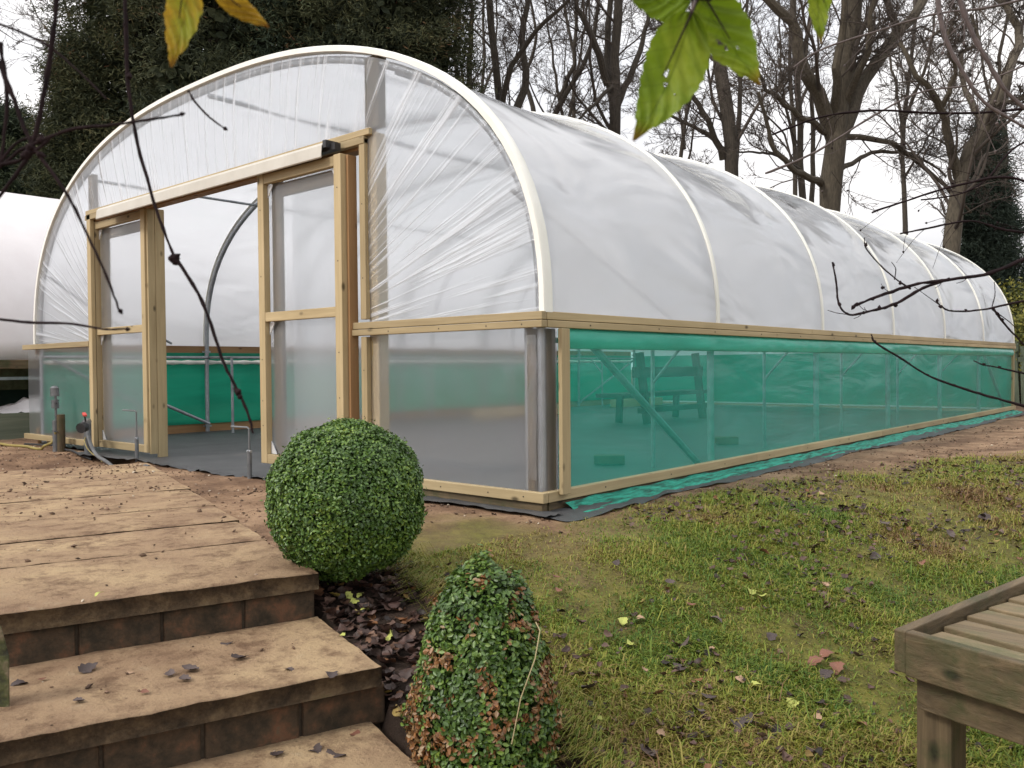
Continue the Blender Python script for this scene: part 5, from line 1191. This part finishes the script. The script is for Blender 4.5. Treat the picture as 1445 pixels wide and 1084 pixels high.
def big_leaf(label, dep, p0, p1, wpx, mm, holes=(), bend=0., skew=0.):
    A, B_ = at(*p0, dep), at(*p1, dep+.01); ax = B_-A; Ln = np.linalg.norm(ax); ax /= Ln; sd = np.cross(CF, ax); sd /= np.linalg.norm(sd); nr = np.cross(ax, sd)
    W_ = wpx/FPX*dep/2; nx, ny = 37, 90
    e = empty('hanging_leaf', tuple(A), label, 'leaf')
    V = []; vein = []; tip = []
    for j in range(ny):
        t = j/(ny-1); w = W_*(math.sin(PI*t**.72)**.85 if t < 1 else 0)*(1-.25*t)*1.12+.0002
        if t > .85: w = w*.8+.0002
        w *= 1+.03*math.sin(t*70)
        cx = bend*math.sin(PI*t)*W_
        for i in range(nx):
            s = (i/(nx-1)-.5)*2
            V.append(A+ax*Ln*t+sd*(s*w+cx)+nr*(-.25*abs(s)*w+.010*math.sin(t*3+.4)+.0012*math.sin(s*9+t*30)))
            vl = max(0, 1-abs(s)*w/.0007); ph = (t*7-abs(s)*w/W_*1.1) % 1.; vv = max(0, 1-abs(ph-.5)*Ln/7/.0006); vein.append(min(1, vl+vv*.8*(abs(s) < .93))); tip.append(max(0, (t-.82)/.18)**1.2)
    F = []
    for j in range(ny-1):
        for i in range(nx-1):
            t = (j+.5)/(ny-1); s = ((i+.5)/(nx-1)-.5)*2
            if any(((t-ht)/hr)**2+((s-hs)/(hr*2.0))**2 < 1+.5*math.sin(i*2.3+j*1.7) for ht, hs, hr in holes): continue
            F.append((j*nx+i, j*nx+i+1, (j+1)*nx+i+1, (j+1)*nx+i))
    o = link('blade', npmesh('blade', np.array(V)-A, np.array(F), {'vein': np.array(vein), 'tip': np.array(tip)}), mm, e, True)
    MB().tube([A-ax*.012, A, A+ax*Ln*.5], [.0009, .0008, .0003], 6).build('stalk', NT, e, True)
    return e
big_leaf('largest hanging green leaf with small holes, pointing down left over the roof ridge', .50, (978, 14), (893, 200), 88, LG, ((.44, .16, .030), (.52, .05, .026), (.55, -.40, .012)), -.25)
big_leaf('hanging green leaf with ragged holes pointing down right, second of the pair', .50, (990, -12), (1070, 122), 78, LG, ((.46, .35, .040), (.54, .28, .026), (.60, -.15, .018)), -.15)
big_leaf('green leaf cut off by the top edge above the largest hanging leaf', .50, (975, -2), (880, -8), 60, LG, (), .1)
big_leaf('small yellowing green leaf hanging alone at the top, right of the pair', .62, (1168, -55), (1157, 62), 34, LG, (), .1)
big_leaf('broad yellow leaf pointing straight down over the conifers', .50, (262, -45), (244, 96), 52, LY, (), .15)
big_leaf('slim orange yellow leaf slanting right beside the broad yellow one', .50, (300, -20), (380, 40), 30, LY, (), -.1)
twig_thing('leafy_twig', 'short twig at the top edge carrying the big green leaves', 'twig', .50, [(.0016, [(1010, -50), (990, -15), (978, 12), (975, 16)])], [], NT2)

# ------------------------------------------------------------------ light and sky
W = bpy.data.worlds.new('World'); SC.world = W; W.use_nodes = True; nt = W.node_tree; nt.nodes.clear(); L = nt.links.new
SUN_EL, SUN_AZ = math.radians(42), math.radians(200)
out = N(nt, 'ShaderNodeOutputWorld'); bg = N(nt, 'ShaderNodeBackground'); sky = N(nt, 'ShaderNodeTexSky', sky_type='NISHITA', sun_disc=False, sun_elevation=SUN_EL, sun_rotation=SUN_AZ)
sky.air_density = 1.; sky.dust_density = 4.; sky.ozone_density = 1.
hs = N(nt, 'ShaderNodeHueSaturation'); hs.inputs['Saturation'].default_value = .12; L(sky.outputs[0], hs.inputs['Color'])
tc = N(nt, 'ShaderNodeTexCoord'); cl = noise(nt, tc.outputs['Generated'], 2.2, 5, .5, .4, (1, 1, 2.2))
cc = ramp(nt, cl.outputs[0], [(.35, (6.6, 6.8, 7.3)), (.65, (10.4, 10.1, 10.0))]).outputs[0]
mx = mixc(nt, .82, hs.outputs[0], cc)
sz_ = N(nt, 'ShaderNodeSeparateXYZ'); L(tc.outputs['Generated'], sz_.inputs[0]); mr = N(nt, 'ShaderNodeMapRange'); L(sz_.outputs['Z'], mr.inputs[0]); mr.inputs[1].default_value = .1; mr.inputs[2].default_value = .95; mr.inputs[3].default_value = .92; mr.inputs[4].default_value = 1.75
vm = N(nt, 'ShaderNodeVectorMath', operation='SCALE'); L(mx, vm.inputs[0]); L(mr.outputs[0], vm.inputs['Scale']); mx = vm.outputs[0]
L(mx, bg.inputs[0]); bg.inputs[1].default_value = .094; L(bg.outputs[0], out.inputs[0])
sl = bpy.data.lights.new('sun', 'SUN'); sl.energy = 1.5; sl.angle = math.radians(12); sl.color = (1, .95, .87)
so = bpy.data.objects.new('sun', sl); COL.objects.link(so)
sd = Vector((math.sin(SUN_AZ)*math.cos(SUN_EL), math.cos(SUN_AZ)*math.cos(SUN_EL), math.sin(SUN_EL)))
so.rotation_euler = sd.to_track_quat('Z', 'Y').to_euler()
SC.view_settings.view_transform = 'Standard'; SC.view_settings.look = 'None'; SC.view_settings.gamma = 1; SC.view_settings.exposure = .48
SC.cycles.use_denoising = True; SC.cycles.max_bounces = 10; SC.cycles.transparent_max_bounces = 24; SC.cycles.diffuse_bounces = 4; SC.cycles.transmission_bounces = 8
SC.cycles.sample_clamp_indirect = 8
